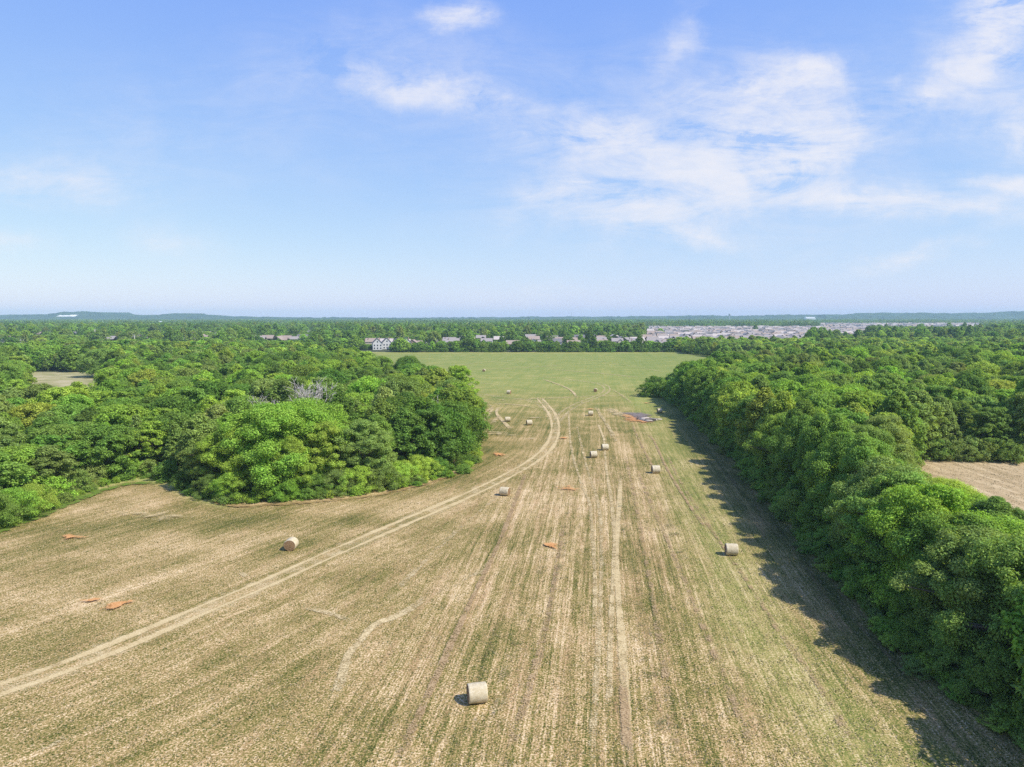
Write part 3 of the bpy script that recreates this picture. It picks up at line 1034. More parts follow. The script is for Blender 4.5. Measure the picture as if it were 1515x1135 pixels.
# bushes fringing the stubble field
for px in np.arange(1385, 1560, 17):
    x, y = G(px, 681 + rng.uniform(-1, 2))
    add_tree(x, y, 'shrub', ('grey green', 'olive green', 'mid green')[rng.randint(3)], rng.uniform(0.8, 1.2), None, 'right wood', 'foot of', fixed=True)

for x, y in poisson(FAR_BLOCK, 4, lambda x, y: 7.5, lambda x, y: in_view(x, y), 30000):
    s = rng.uniform(0.8, 1.1)
    add_tree(x, y, rand_kind(rng), PAL_L[rng.randint(10)], s, s * 0.80, 'far block')

# hedge across the far end of the field
x = -100.0
while x < 150:
    for row in range(2):
        s = rng.uniform(0.62, 0.95)
        add_tree(x + rng.uniform(-1.5, 1.5), 610 + row * 6 + 0.02 * x + rng.uniform(-1, 1), ('broad', 'oval', 'oak', 'cedar')[rng.randint(4)],
                 ('dark green', 'mid green', 'dark green', 'mid green', 'bright green')[rng.randint(5)], s, s * rng.uniform(0.72, 1.05), 'far hedge')
    if rng.rand() < 0.7:
        add_tree(x + 2.5, 606.5, 'shrub', 'dark green', 1.1, 0.9, 'far hedge shrub')
    x += rng.uniform(4.6, 6.4)

# ------------------------------------------------------------------ houses: where
HOUSES = []  # x y rz kind area row


def house_row(y, x0, x1, lot, area, row, jitter=2.0, skip=0.1, rz0=0.0):
    x = x0
    while x < x1:
        if rng.rand() > skip:
            HOUSES.append(dict(x=x + rng.uniform(-1, 1), y=y + rng.uniform(-jitter, jitter), rz=rz0 + rng.choice([0, math.pi, math.pi / 2]) + rng.uniform(-0.06, 0.06),
                               kind=rng.randint(6), area=area, row=row, s=rng.uniform(0.92, 1.08) * (0.86 if area == 'estate' else 1.0)))
        x += lot * rng.uniform(0.94, 1.1)


def tx(px):
    return (px - CX) / F


for i, px in enumerate((558, 572, 587, 601)):
    y = 655 + (i % 2) * 14
    HOUSES.append(dict(x=tx(px) * y, y=y, rz=0.25, kind=6, area='townhouses', row=0, s=1.0))
house_row(705, tx(552) * 705, tx(612) * 705, 13, 'left houses', 4, 2, 0.0)
for row, y in enumerate((690, 735, 790, 850)):
    house_row(y, tx(640) * y, tx(960) * y, 19, 'hedge', row, 3, 0.42)
house_row(668, tx(985) * 668, tx(1058) * 668, 15, 'hedge', 4, 2, 0.05)
house_row(700, tx(890) * 700, tx(1066) * 700, 16, 'hedge', 5, 2, 0.15)
row = 0
for y in np.concatenate([np.arange(730, 1150, 32), np.arange(1150, 1850, 37)]):
    a0_ = 962 + max(0, (820 - y) * 0.15)
    a1_ = np.interp(y, [700, 900, 1100, 1850], [1110, 1215, 1275, 1295])
    house_row(y, tx(a0_) * y, tx(a1_) * y, 14.5, 'estate', row, 2.5, 0.06)
    row += 1
for row, y in enumerate(np.arange(1950, 2700, 55)):
    house_row(y, tx(1215) * y, tx(1455) * y, 19, 'far estate', row, 4, 0.1)
for a, b, y, rw in ((0, 34, 742, 0), (-10, 30, 790, 1), (140, 175, 800, 2), (200, 262, 850, 2), (268, 300, 790, 2), (300, 345, 870, 2), (385, 452, 800, 3), (376, 470, 860, 3), (420, 480, 1150, 4), (500, 545, 900, 4), (20, 120, 1050, 4), (225, 330, 1010, 4)):
    house_row(y, tx(a) * y, tx(b) * y, 19, 'left houses', rw, 4, 0.1)

# ------------------------------------------------------------------ mid distance and far woods
hx = np.array([h_['x'] for h_ in HOUSES])
hy = np.array([h_['y'] for h_ in HOUSES])
ESTATE = [(tx(958) * 725, 725), (tx(1112) * 725, 725), (tx(1220) * 900, 895), (tx(1285) * 1110, 1105), (tx(1303) * 1860, 1860), (tx(955) * 1860, 1860)]
FARROOFS = [(tx(1205) * 1930, 1930), (tx(1460) * 1930, 1930), (tx(1460) * 2720, 2720), (tx(1205) * 2720, 2720)]


def house_clear(x, y, front, rad):
    k = np.ones(x.shape, bool)
    for a, b in zip(hx, hy):
        s = (np.abs(y - b) < rad + front + 2)
        if s.any():
            xi, yi = x[s], y[s]
            bad = (np.hypot(xi - a, yi - b) < rad) | ((yi < b) & (yi > b - front) & (np.abs(xi - a * yi / b) < rad))
            kk = k[s]
            kk[bad] = False
            k[s] = kk
    return k


FAR = []   # far points for the woodland mass: x y proto scale sz tint
band = [(-620, 622), (620, 622), (1120, 1420), (-1120, 1420)]


def keep_band(x, y):
    k = in_view(x, y, 40) & ~in_poly(x, y, FAR_BLOCK)
    k &= ~(in_poly(x, y, ESTATE) & (rng.rand(len(x)) > 0.02))
    k &= ~((x > -175) & (x < 175) & (y < 640))
    return k & house_clear(x, y, 26, 11)


for x, y in poisson(band, 4, lambda x, y: 7.6, keep_band, 60000):
    s = rng.uniform(0.75, 1.15)
    add_tree(x, y, rand_kind(rng), PAL_L[rng.randint(8)] if rng.rand() > 0.35 else 'dark green', s, s * rng.choice([0.7, 0.85, 0.95, 1.3]), 'suburb')

# trees before the houses grow low enough to leave them in sight
sight = [(h_['x'] / h_['y'], h_['y'], 9.0 / h_['y']) for h_ in HOUSES if h_['area'] in ('left houses', 'hedge', 'townhouses', 'far estate') or (h_['area'] == 'estate' and h_['row'] < 14)]
kept = []
for t0 in TREES:
    drop, z_was = False, t0['sz']
    if t0['y'] > 330 and t0['area'] in ('left wood', 'suburb', 'far hedge'):
        a_ = t0['x'] / t0['y']
        hgt = SPECIES[t0['kind']]['h']
        for sa, sy, sw in sight:
            if t0['y'] < sy and abs(a_ - sa) < sw + 2.5 / t0['y']:
                lim = H - (H - (3.0 if t0['area'] != 'far hedge' else 6.6)) * t0['y'] / sy
                if hgt * t0['sz'] > lim:
                    if lim < 3.5:
                        drop = True
                    else:
                        t0['sz'] = lim / hgt
    if rng.rand() < 0.12 and t0['area'] != 'left wood':
        drop, t0['sz'] = False, z_was
    if not drop:
        kept.append(t0)
TREES[:] = kept

# ------------------------------------------------------------------ pick the largest as individuals, the rest become the woodland
def apparent(t0):
    px, py, d = P(t0['x'], t0['y'], SPECIES[t0['kind']]['h'] * t0['sz'] * 0.6)
    vis = -40 < px < 1555
    return (SPECIES[t0['kind']]['h'] * t0['sz'] + SPECIES[t0['kind']]['r'] * t0['s']) / d * (1 if vis else 0.0)


trees_only = [t0 for t0 in TREES if t0['kind'] != 'shrub']
shrubs_only = [t0 for t0 in TREES if t0['kind'] == 'shrub']
trees_only.sort(key=apparent, reverse=True)
indiv = [t0 for t0 in trees_only[:300] if apparent(t0) > 0]
rest = trees_only[len(indiv):]
sh_ind = [t0 for t0 in shrubs_only if t0['area'] != 'far hedge shrub' and apparent(t0) > 0]
rest += [t0 for t0 in shrubs_only if t0 not in sh_ind]

ORD = ['first', 'second', 'third', 'fourth', 'fifth', 'sixth', 'seventh', 'eighth', 'ninth', 'tenth', 'eleventh', 'twelfth', 'thirteenth', 'fourteenth', 'fifteenth',
       'sixteenth', 'seventeenth', 'eighteenth', 'nineteenth', 'twentieth'] + ['twenty ' + k for k in ('first', 'second', 'third', 'fourth', 'fifth', 'sixth', 'seventh', 'eighth', 'ninth')] + \
    ['thirtieth'] + ['thirty ' + k for k in ('first', 'second', 'third', 'fourth', 'fifth', 'sixth', 'seventh', 'eighth', 'ninth')] + ['fortieth'] + \
    ['forty ' + k for k in ('first', 'second', 'third', 'fourth', 'fifth', 'sixth', 'seventh', 'eighth', 'ninth')] + ['fiftieth'] + ['fifty ' + k for k in ('first', 'second', 'third', 'fourth', 'fifth', 'sixth', 'seventh', 'eighth', 'ninth')]
FORM = {'broad': 'broad tree', 'oval': 'tall oval tree', 'layer': 'layered tree', 'oak': 'domed tree', 'cedar': 'pointed cedar', 'shrub': 'bush'}


def place_phrase(t0):
    """where a tree stands, in words one can find in the picture"""
    d = math.hypot(t0['x'], t0['y'])
    if t0['area'] == 'left wood':
        if t0['rank'] == 'front edge':
            return 'front edge of left wood', 'left'
        if t0['rank'] == 'foot of':
            return 'foot of left wood', 'left'
        e = float(dist_line(np.array([t0['x']]), np.array([t0['y']]), WOOD_FRONT[2:])[0])
        if e < 20:
            return 'just behind front edge of left wood', 'left'
        if e < 38:
            return 'middle of left wood', 'left'
        if e < 60:
            return 'deep inside left wood', 'left'
        return 'back of left wood', 'left'
    if t0['area'] == 'hedgerow':
        if t0['rank'] == 'foot of':
            return 'foot of right hedgerow', 'near end'
        if t0['rank'] == 'end':
            return 'far end of right hedgerow', 'left'
        if t0['rank'] == 'field side':
            return 'field side of right hedgerow', 'near end'
        return 'back of right hedgerow', 'near end'
    if t0['area'] == 'right wood':
        if t0['rank'] == 'foot of':
            return 'behind tan stubble field', 'left'
        if t0['y'] < 175:
            return 'front edge of right wood', 'left'
        if t0['y'] < 205:
            return 'just behind front of right wood', 'left'
        return 'deep inside right wood', 'left'
    if t0['area'] == 'left clearing':
        return 'beside the dry clearing', 'left'
    return 'among trees beyond the field', 'left'


byc = {}
for t0 in indiv + sh_ind:
    ph, way = place_phrase(t0)
    t0['place'], t0['way'] = ph, way
    byc.setdefault((ph, t0['tint'], FORM[t0['kind']]), []).append(t0)
for (ph, tint, form), lst in byc.items():
    if lst[0]['way'] == 'left':
        lst.sort(key=lambda q: P(q['x'], q['y'], 6)[0])
    else:
        lst.sort(key=lambda q: q['y'])
    for i, t0 in enumerate(lst):
        if len(lst) == 1:
            t0['label'] = 'only %s %s, %s' % (tint, form, ph)
        else:
            t0['label'] = '%s %s %s from %s, %s' % (ORD[i], tint, form, t0['way'], ph)
GROUP = {'left wood': 'trees of the left wood', 'hedgerow': 'trees of the right hedgerow', 'right wood': 'trees of the right wood'}


def vary(col, r_):
    k = r_.uniform(0.85, 1.18)
    return tuple(max(0.005, c_ * k * r_.uniform(0.93, 1.07)) for c_ in col) + (1.0,)


for t0 in indiv + sh_ind:
    d = math.hypot(t0['x'], t0['y'])
    lod = 'near' if d < 135 else 'mid'
    root = copy_tree(PROTO[(t0['kind'], t0['var'], lod)])
    root.location = (t0['x'], t0['y'], 0)
    root.rotation_euler = (0, 0, rng.uniform(0, 6.28))
    root.scale = (t0['s'], t0['s'], t0['sz'])
    root['label'] = t0['label']
    root['category'] = 'shrub' if t0['kind'] == 'shrub' else 'tree'
    g = GROUP.get(t0['area'])
    if t0['kind'] == 'shrub':
        g = 'bushes along the wood edges'
    root['group'] = g or 'trees beyond the field'
    if t0['area'] == 'left clearing':
        root['label'] = 'lone grey green spreading oak beside the dry clearing'
    col = vary(TINTS[t0['tint']], rng)
    for ch in root.children:
        ch.color = col

# low-detail sources for the woodland mass
src = bpy.data.collections.new('woodland sources')
SRC_I = {}


def src_obj(me, key):
    o = bpy.data.objects.new('woodland_tree_%03d' % len(SRC_I), me)
    src.objects.link(o)
    SRC_I[key] = len(SRC_I)


for name in SPECIES:
    for var in range(2):
        for lod in ('mid', 'low'):
            me = [c_ for c_ in PROTO[(name, var, lod)].children if c_.name.startswith(('crown', 'foliage'))][0].data.copy()
            me.materials.clear()
            me.materials.append(M_LEAF_I)
            src_obj(me, (name, var, lod))
for var in range(4):        # a plot of far trees, too far away to tell apart
    r_ = np.random.RandomState(400 + var)
    parts = []
    for i in range(26):
        sp = dict(SPECIES[rand_kind(r_)])
        sp['nc'] = 16
        Vq, _, _ = crown_arrays(r_, sp, 95, 2.0)
        Vq = Vq * np.array([1.0, 1.0, r_.uniform(0.6, 1.1)])
        Vq[:, 0] += r_.uniform(-27, 27)
        Vq[:, 1] += r_.uniform(-27, 27)
        parts.append(Vq)
    Vq = np.concatenate(parts)
    src_obj(mesh_from('plot', Vq, np.arange(len(Vq)).reshape(-1, 4), [M_LEAF_I]), ('plot', var, 'low'))


def instancer(name, pts, collection, label, cat):
    """one object that scatters the sources over its points"""
    n = len(pts)
    me = bpy.data.meshes.new(name)
    me.vertices.add(n)
    me.vertices.foreach_set('co', np.array([(p_[0], p_[1], p_[5] if len(p_) > 5 else 0.0) for p_ in pts], np.float32).ravel())
    a = me.attributes.new('pick', 'INT', 'POINT')
    a.data.foreach_set('value', np.array([p_[2] for p_ in pts], np.int32))
    a = me.attributes.new('turn', 'FLOAT_VECTOR', 'POINT')
    a.data.foreach_set('vector', np.array([(0, 0, p_[6] if len(p_) > 6 else random.uniform(0, 6.28)) for p_ in pts], np.float32).ravel())
    a = me.attributes.new('size', 'FLOAT_VECTOR', 'POINT')
    a.data.foreach_set('vector', np.array([p_[3] for p_ in pts], np.float32).ravel())
    a = me.attributes.new('tint', 'FLOAT_COLOR', 'POINT')
    a.data.foreach_set('color', np.array([p_[4] for p_ in pts], np.float32).ravel())
    o = link(name, me)
    ng = bpy.data.node_groups.new(name + ' scatter', 'GeometryNodeTree')
    ng.interface.new_socket('Geometry', in_out='INPUT', socket_type='NodeSocketGeometry')
    ng.interface.new_socket('Geometry', in_out='OUTPUT', socket_type='NodeSocketGeometry')
    N_ = ng.nodes
    gi, go = N_.new('NodeGroupInput'), N_.new('NodeGroupOutput')
    io = N_.new('GeometryNodeInstanceOnPoints')
    ci = N_.new('GeometryNodeCollectionInfo')
    ci.inputs['Collection'].default_value = collection
    ci.inputs['Separate Children'].default_value = True
    ci.inputs['Reset Children'].default_value = True
    io.inputs['Pick Instance'].default_value = True

    def named(nm, ty):
        q = N_.new('GeometryNodeInputNamedAttribute')
        q.data_type = ty
        q.inputs['Name'].default_value = nm
        return q.outputs['Attribute']
    L_ = ng.links.new
    L_(gi.outputs[0], io.inputs['Points'])
    L_(ci.outputs[0], io.inputs['Instance'])
    L_(named('pick', 'INT'), io.inputs['Instance Index'])
    er = N_.new('FunctionNodeEulerToRotation')
    L_(named('turn', 'FLOAT_VECTOR'), er.inputs[0])
    L_(er.outputs[0], io.inputs['Rotation'])
    L_(named('size', 'FLOAT_VECTOR'), io.inputs['Scale'])
    L_(io.outputs[0], go.inputs[0])
    md = o.modifiers.new('scatter', 'NODES')
    md.node_group = ng
    return tag(o, label, cat, kind='stuff')


pts = []
for t0 in rest:
    d = math.hypot(t0['x'], t0['y'])
    lod = 'mid' if d < 420 else 'low'
    pts.append((t0['x'], t0['y'], SRC_I[(t0['kind'], t0['var'], lod)], (t0['s'], t0['s'], t0['sz']), vary(TINTS[t0['tint']], rng)))
instancer('woodland', pts, src, 'green woodland crowding behind the nearer trees on both sides', 'woodland')

pts = []
y = 1380.0
while y < 4700:
    step = 40 + (y - 1380) * 0.012
    x = -0.78 * y
    while x < 0.78 * y:
        X0, Y0 = x + rng.uniform(-14, 14), y + rng.uniform(-14, 14)
        px = P(X0, Y0, 6)[0]
        skip = (in_poly(X0, Y0, ESTATE) and rng.rand() > 0.03) or (in_poly(X0, Y0, FARROOFS) and rng.rand() > 0.12)
        if not skip and -30 < px < 1545 and rng.rand() > 0.03 and house_clear(np.array([X0]), np.array([Y0]), 30, 34)[0]:
            sc_ = step / 46.0
            low = 0.36 if (1200 < px < 1465 and Y0 < 2750) else 1.0
            pts.append((X0, Y0, SRC_I[('plot', rng.randint(4), 'low')], (sc_, sc_, low * rng.uniform(0.6, 1.35)), vary(TINTS[('dark green', 'mid green', 'dark green', 'grey green', 'dark green')[rng.randint(5)]], rng)))
        x += step
    y += step
instancer('distant_forest', pts, src, 'unbroken far forest running to the horizon', 'forest')

# weeds and saplings where the woods meet the field
pts = []
for edge_, px_lo in ((catmull(WOOD_FRONT, 1.0), -30), (HL, -1e9)):
    for q in edge_[::1]:
        for _ in range(3):
            e_ = q + rng.randn(2) * 0.9 + (np.array([1.8, 0.0]) if px_lo < -100 else np.array([0.0, 1.2]))
            if not -60 < P(e_[0], e_[1], 0)[0] < 1600 or rng.rand() < 0.25:
                continue
            k_ = rng.uniform(0.10, 0.34)
            pts.append((e_[0], e_[1], SRC_I[('shrub', rng.randint(2), 'mid')], (k_ * rng.uniform(0.9, 1.7), k_ * rng.uniform(0.9, 1.7), k_ * rng.uniform(0.6, 1.4)),
                        vary(TINTS[('bright green', 'mid green', 'yellow green', 'olive green', 'mid green')[rng.randint(5)]], rng)))
instancer('undergrowth', pts, src, 'weeds and saplings along the edges of the woods', 'undergrowth')

# bare dead trees in the left wood


def dead_tree(loc, h, seed, label, rz=0.0):
    r_ = random.Random(seed)
    trunk, br = MB(), MB()

    def grow(b, p, d, L, rad, depth):
        q, rr, pts_, rs = Vector(p), rad, [tuple(p)], [rad]
        for _ in range(3):
            d = (d + Vector((r_.gauss(0, .16), r_.gauss(0, .16), r_.gauss(0.05, .1)))).normalized()
            q = q + d * L / 3
            rr *= 0.8
            pts_.append(tuple(q))
            rs.append(rr)
        b.tube(pts_, rs, 6)
        if depth:
            for _ in range(r_.choice((2, 3, 3, 4))):
                k = r_.uniform(0.45, 1.0)
                i = min(3, int(k * 3 + 0.5))
                dd = (d + Vector((r_.gauss(0, .6), r_.gauss(0, .6), r_.gauss(0.1, .35)))).normalized()
                grow(br, pts_[i], dd, L * r_.uniform(0.55, 0.82), max(0.05, rs[i] * 0.70), depth - 1)
    grow(trunk, (0, 0, -0.1), Vector((0, 0, 1)), h * 0.42, 0.30, 0)
    base = Vector(trunk.V[-1])
    for _ in range(7):
        a = r_.uniform(0, 6.28)
        el = r_.uniform(0.8, 1.35)
        grow(br, (0, 0, h * r_.uniform(0.2, 0.40)), Vector((math.cos(a) * math.cos(el), math.sin(a) * math.cos(el), math.sin(el))), h * 0.34, 0.20, 3)
    root = empty('dead_tree', (loc[0], loc[1], 0), rz)
    link('trunk', trunk.mesh('trunk', [M_DEAD], True), root)
    link('branches', br.mesh('branches', [M_DEAD], True), root)
    return tag(root, label, 'tree', 'bare dead trees')


dead_tree(DEAD_AT[0], 16.0, 3, 'large bare grey dead tree standing out in the left wood')
dead_tree(DEAD_AT[1], 12.0, 8, 'thin bare grey dead tree left of the big dead one')
dead_tree(DEAD_AT[2], 11.0, 15, 'small bare grey dead tree near the right end of the left wood')

# ------------------------------------------------------------------ hay bales
m, t = material('net wrapped hay')
oc = t.n('ShaderNodeTexCoord').outputs['Object']
f = t.noise(t.scale3(oc, (1.6, 8, 8)), 1.0, 4, 0.7)
f2 = t.noise(oc, 3.0, 4, 0.6)
f3 = t.noise(oc, 38.0, 2, 0.6)
c = t.ramp(t.m('ADD', t.m('MULTIPLY', f, 0.5), t.m('MULTIPLY', f2, 0.5)), [(0.32, (0.40, 0.32, 0.19)), (0.48, (0.60, 0.53, 0.37)), (0.62, (0.76, 0.71, 0.57))])
c = t.mix(t.ramp(f3, [(0.35, 0.6), (0.58, 0.0)]), c, (0.30, 0.22, 0.11, 1))
c = t.mix(t.m('MULTIPLY', t.n('ShaderNodeObjectInfo').outputs['Random'], 0.45), c, (0.46, 0.37, 0.22, 1))
t.out(principled(t, c, 0.85, 0.15, bump(t, t.m('ADD', f3, f), 0.5, 0.04)))
M_WRAP = m
m, t = material('coiled hay end')
oc = t.n('ShaderNodeTexCoord').outputs['Object']
sx = t.n('ShaderNodeSeparateXYZ', ins={0: oc})
rad = t.m('SQRT', t.m('ADD', t.m('MULTIPLY', sx.outputs[1], sx.outputs[1]), t.m('MULTIPLY', sx.outputs[2], sx.outputs[2])))
rad = t.m('ADD', rad, t.m('MULTIPLY', t.noise(oc, 6, 3), 0.10))
ring = t.m('MULTIPLY_ADD', t.m('SINE', t.m('MULTIPLY', rad, 48.0)), 0.5, 0.5)
f = t.m('ADD', t.m('MULTIPLY', ring, 0.45), t.m('MULTIPLY', t.noise(oc, 14, 4, 0.7), 0.7))
c = t.ramp(f, [(0.30, (0.10, 0.060, 0.030)), (0.60, (0.27, 0.165, 0.085)), (0.90, (0.46, 0.32, 0.18))])
t.out(principled(t, c, 0.95, 0.05, bump(t, f, 0.8, 0.05)))
M_END = m


def bale_proto():
    r_ = np.random.RandomState(5)
    RB, LB, S = 0.77, 1.45, 64
    root = empty('hay_bale', col=hold)
    prof_ = [(-LB / 2, RB * 0.93), (-LB / 2 + 0.03, RB * 0.975), (-LB / 2 + 0.09, RB)] + [(-LB / 2 + 0.09 + (LB - 0.18) * k / 14, RB) for k in range(1, 14)] + [(LB / 2 - 0.09, RB), (LB / 2 - 0.03, RB * 0.975), (LB / 2, RB * 0.93)]
    vs, fs = [], []
    wob = 1 + 0.012 * np.sin(np.arange(S) * 2 * np.pi / S * 3 + 1) + r_.randn(S) * 0.006
    for (x, r0) in prof_:
        rw = 1 + r_.randn() * 0.006
        for k in range(S):
            a = 2 * math.pi * k / S
            rr = r0 * wob[k] * rw * (1 + r_.randn() * 0.006)
            z = math.sin(a) * rr
            if z < 0:
                z *= 0.955          # settled under its weight
            vs.append((x, math.cos(a) * rr, z + RB * 0.945))
    for q in range(len(prof_) - 1):
        for k in range(S):
            fs.append([q * S + k, q * S + (k + 1) % S, (q + 1) * S + (k + 1) % S, (q + 1) * S + k][::-1])
    o = link('wrapped_side', mesh_from('wrapped_side', vs, fs, [M_WRAP], True), root, hold)
    for sgn, q in ((-1, 0), (1, len(prof_) - 1)):
        ring_ = vs[q * S:(q + 1) * S]
        ev, ef = [], []
        for u in (1.0, 0.82, 0.6, 0.38, 0.16):
            for v in ring_:
                ev.append((v[0] + sgn * (0.05 * (1 - u) + r_.randn() * 0.008), v[1] * u, RB * 0.945 + (v[2] - RB * 0.945) * u))
        n = len(ring_)
        for a in range(4):
            for k in range(n):
                f_ = [a * n + k, a * n + (k + 1) % n, (a + 1) * n + (k + 1) % n, (a + 1) * n + k]
                ef.append(f_ if sgn > 0 else f_[::-1])
        f_ = [4 * n + k for k in range(n)]
        ef.append(f_ if sgn > 0 else f_[::-1])
        # coordinates round the axle so that the coil sits in the middle
        me = mesh_from('end_face', np.array(ev) - np.array([0, 0, RB * 0.945]), ef, [M_END], False)
        e = link('end_face', me, root, hold)
        e.location = (0, 0, RB * 0.945)
    return root


BALES = [  # foot in the photograph, turn of the axle, label
    (706, 1038, 12, 'nearest large hay bale, in the bottom middle of the field'),
    (431, 813, 90, 'hay bale showing its coiled brown end, alone left of the track'),
    (1082, 821, -6, 'lone hay bale nearest to the shadow of the hedgerow'),
    (747, 733, -18, 'hay bale standing right beside the lower side of the farm track'),
    (878, 677, 6, 'nearer bale of the close pair in the middle of the field'),
    (895, 666, 4, 'farther bale of the close pair in the middle of the field'),
    (970, 700, 2, 'hay bale in the open between the close pair and the hedgerow'),
    (783, 629, 10, 'right hand bale of the three left of the track end'),
    (751, 624, 6, 'middle bale of the three left of the track end'),
    (716, 618, 8, 'bale of three left of the track end nearest the wood'),
    (874, 615, -5, 'hay bale alone between the track end and the burn pile'),
    (976, 611, 5, 'hay bale in the shadow by the end of the hedgerow'),
    (753, 583, -20, 'distant pale bale beyond the three bales by the track end'),
    (881, 580, 80, 'distant brown ended bale inside the looping wheel track'),
    (716, 550, 80, 'farthest brown bale, alone on the green end of the field'),
    (683, 564, -10, 'distant bale half hidden by the corner of the left wood'),
]
bp = bale_proto()
for px, py, ang, lab in BALES:
    x, y = G(px, py)
    o = copy_tree(bp)
    o.location = (x, y, 0.004)
    o.rotation_euler = (0, 0, R(ang))
    o.scale = (random.uniform(0.96, 1.04), random.uniform(0.98, 1.05), random.uniform(0.92, 1.0))
    tag(o, lab, 'hay bale', 'round hay bales on the field')

# burn pile
x0, y0 = G(948, 620)
pile = empty('burn_pile', (x0, y0, 0.02))
tag(pile, 'low grey burn pile of ash and charred logs near the hedgerow end', 'burn pile')
r_ = np.random.RandomState(3)
n = 36
vs, fs = [(0, 0, 0.40)], []
for u in (0.3, 0.6, 0.85, 1.0):
    for k in range(n):
        a = 2 * math.pi * k / n
        rr = u * (1 + 0.15 * math.sin(3 * a) + 0.08 * r_.randn() * (u < 1))
        vs.append((3.4 * rr * math.cos(a), 5.5 * rr * math.sin(a), max(0.0, 0.40 * (1 - u) + 0.10 * r_.randn() * (u < 1))))
for k in range(n):
    fs.append([0, 1 + k, 1 + (k + 1) % n])
    for q in range(3):
        fs.append([1 + q * n + k, 1 + (q + 1) * n + k, 1 + (q + 1) * n + (k + 1) % n, 1 + q * n + (k + 1) % n])
M_ASHM = plain('ash heap', (0.19, 0.145, 0.13), 0.95, 0.7, 3.0)
link('ash_heap', mesh_from('ash_heap', vs, fs, [M_ASHM]), pile)
M_LOG = plain('bleached log', (0.52, 0.46, 0.40), 0.9, 0.3, 2.0)
M_CHAR = plain('charred log', (0.06, 0.05, 0.045), 0.9, 0.5, 2.0)
for i in range(9):
    b = MB()
    a = r_.uniform(-0.5, 0.5) + (0 if r_.rand() > 0.3 else 1.4)
    L = r_.uniform(1.6, 3.4)
    c = np.array([r_.uniform(-1.2, 4.4), r_.uniform(-5.5, -0.5), r_.uniform(0.2, 0.4)])
    dv = np.array([math.cos(a), math.sin(a), r_.uniform(-0.08, 0.08)]) * L / 2
    b.tube([tuple(c - dv), tuple(c + np.array([0, 0, 0.05])), tuple(c + dv)], [0.26, 0.23, 0.18], 8)
    link('log', b.mesh('log', [M_LOG if i % 3 else M_CHAR], True), pile)

# ------------------------------------------------------------------ houses
WALLS = {'white': plain('white siding', (0.58, 0.57, 0.55), 0.7, 0.06, 0.5), 'cream': plain('cream siding', (0.58, 0.51, 0.40), 0.7, 0.08, 0.5),
         'tan': plain('tan brick', (0.36, 0.25, 0.18), 0.85, 0.2, 2.0), 'grey': plain('grey siding', (0.42, 0.43, 0.45), 0.7, 0.08, 0.5)}
ROOFS = {'grey': plain('grey shingles', (0.30, 0.265, 0.245), 0.9, 0.2, 1.5), 'brown': plain('brown shingles', (0.32, 0.25, 0.205), 0.9, 0.2, 1.5),
         'dark': plain('dark shingles', (0.16, 0.15, 0.15), 0.9, 0.25, 1.5), 'pale': plain('pale shingles', (0.46, 0.40, 0.36), 0.9, 0.15, 1.5)}
M_WIN = plain('window glass', (0.04, 0.05, 0.065), 0.15, 0.2, 1.0, 0.6)
M_DOOR = plain('garage door', (0.62, 0.60, 0.57), 0.6, 0.05, 1.0)


def gable(b_wall, b_roof, cx, cy, wx, wy, hw, hr, along_x, ov=0.45, th=0.22):
    """walls with gable ends and a roof of two slabs; ridge along x or y"""
    def T(u, v, z):
        return (cx + u, cy + v, z) if along_x else (cx - v, cy + u, z)
    L, W = (wx, wy) if along_x else (wy, wx)
    l, w2 = L / 2, W / 2
    b_wall.poly([T(-l, -w2, -.1), T(l, -w2, -.1), T(l, -w2, hw), T(-l, -w2, hw)])
    b_wall.poly([T(l, w2, -.1), T(-l, w2, -.1), T(-l, w2, hw), T(l, w2, hw)])
    b_wall.poly([T(l, -w2, -.1), T(l, w2, -.1), T(l, w2, hw), T(l, 0, hw + hr), T(l, -w2, hw)])
    b_wall.poly([T(-l, w2, -.1), T(-l, -w2, -.1), T(-l, -w2, hw), T(-l, 0, hw + hr), T(-l, w2, hw)])
    sl = hr / w2
    lo, z0 = w2 + ov, hw - ov * sl + 0.02
    for s in (1, -1):
        a = [T(-l - ov, s * lo, z0), T(l + ov, s * lo, z0), T(l + ov, 0, hw + hr + 0.02), T(-l - ov, 0, hw + hr + 0.02)]
        up = [(p_[0], p_[1], p_[2] + th) for p_ in a]
        if s < 0:
            b_roof.poly(up)
        else:
            b_roof.poly(up[::-1])
        for i in range(4):
            if i == 2:
                continue
            j = (i + 1) % 4
            b_roof.poly([a[i], a[j], up[j], up[i]])


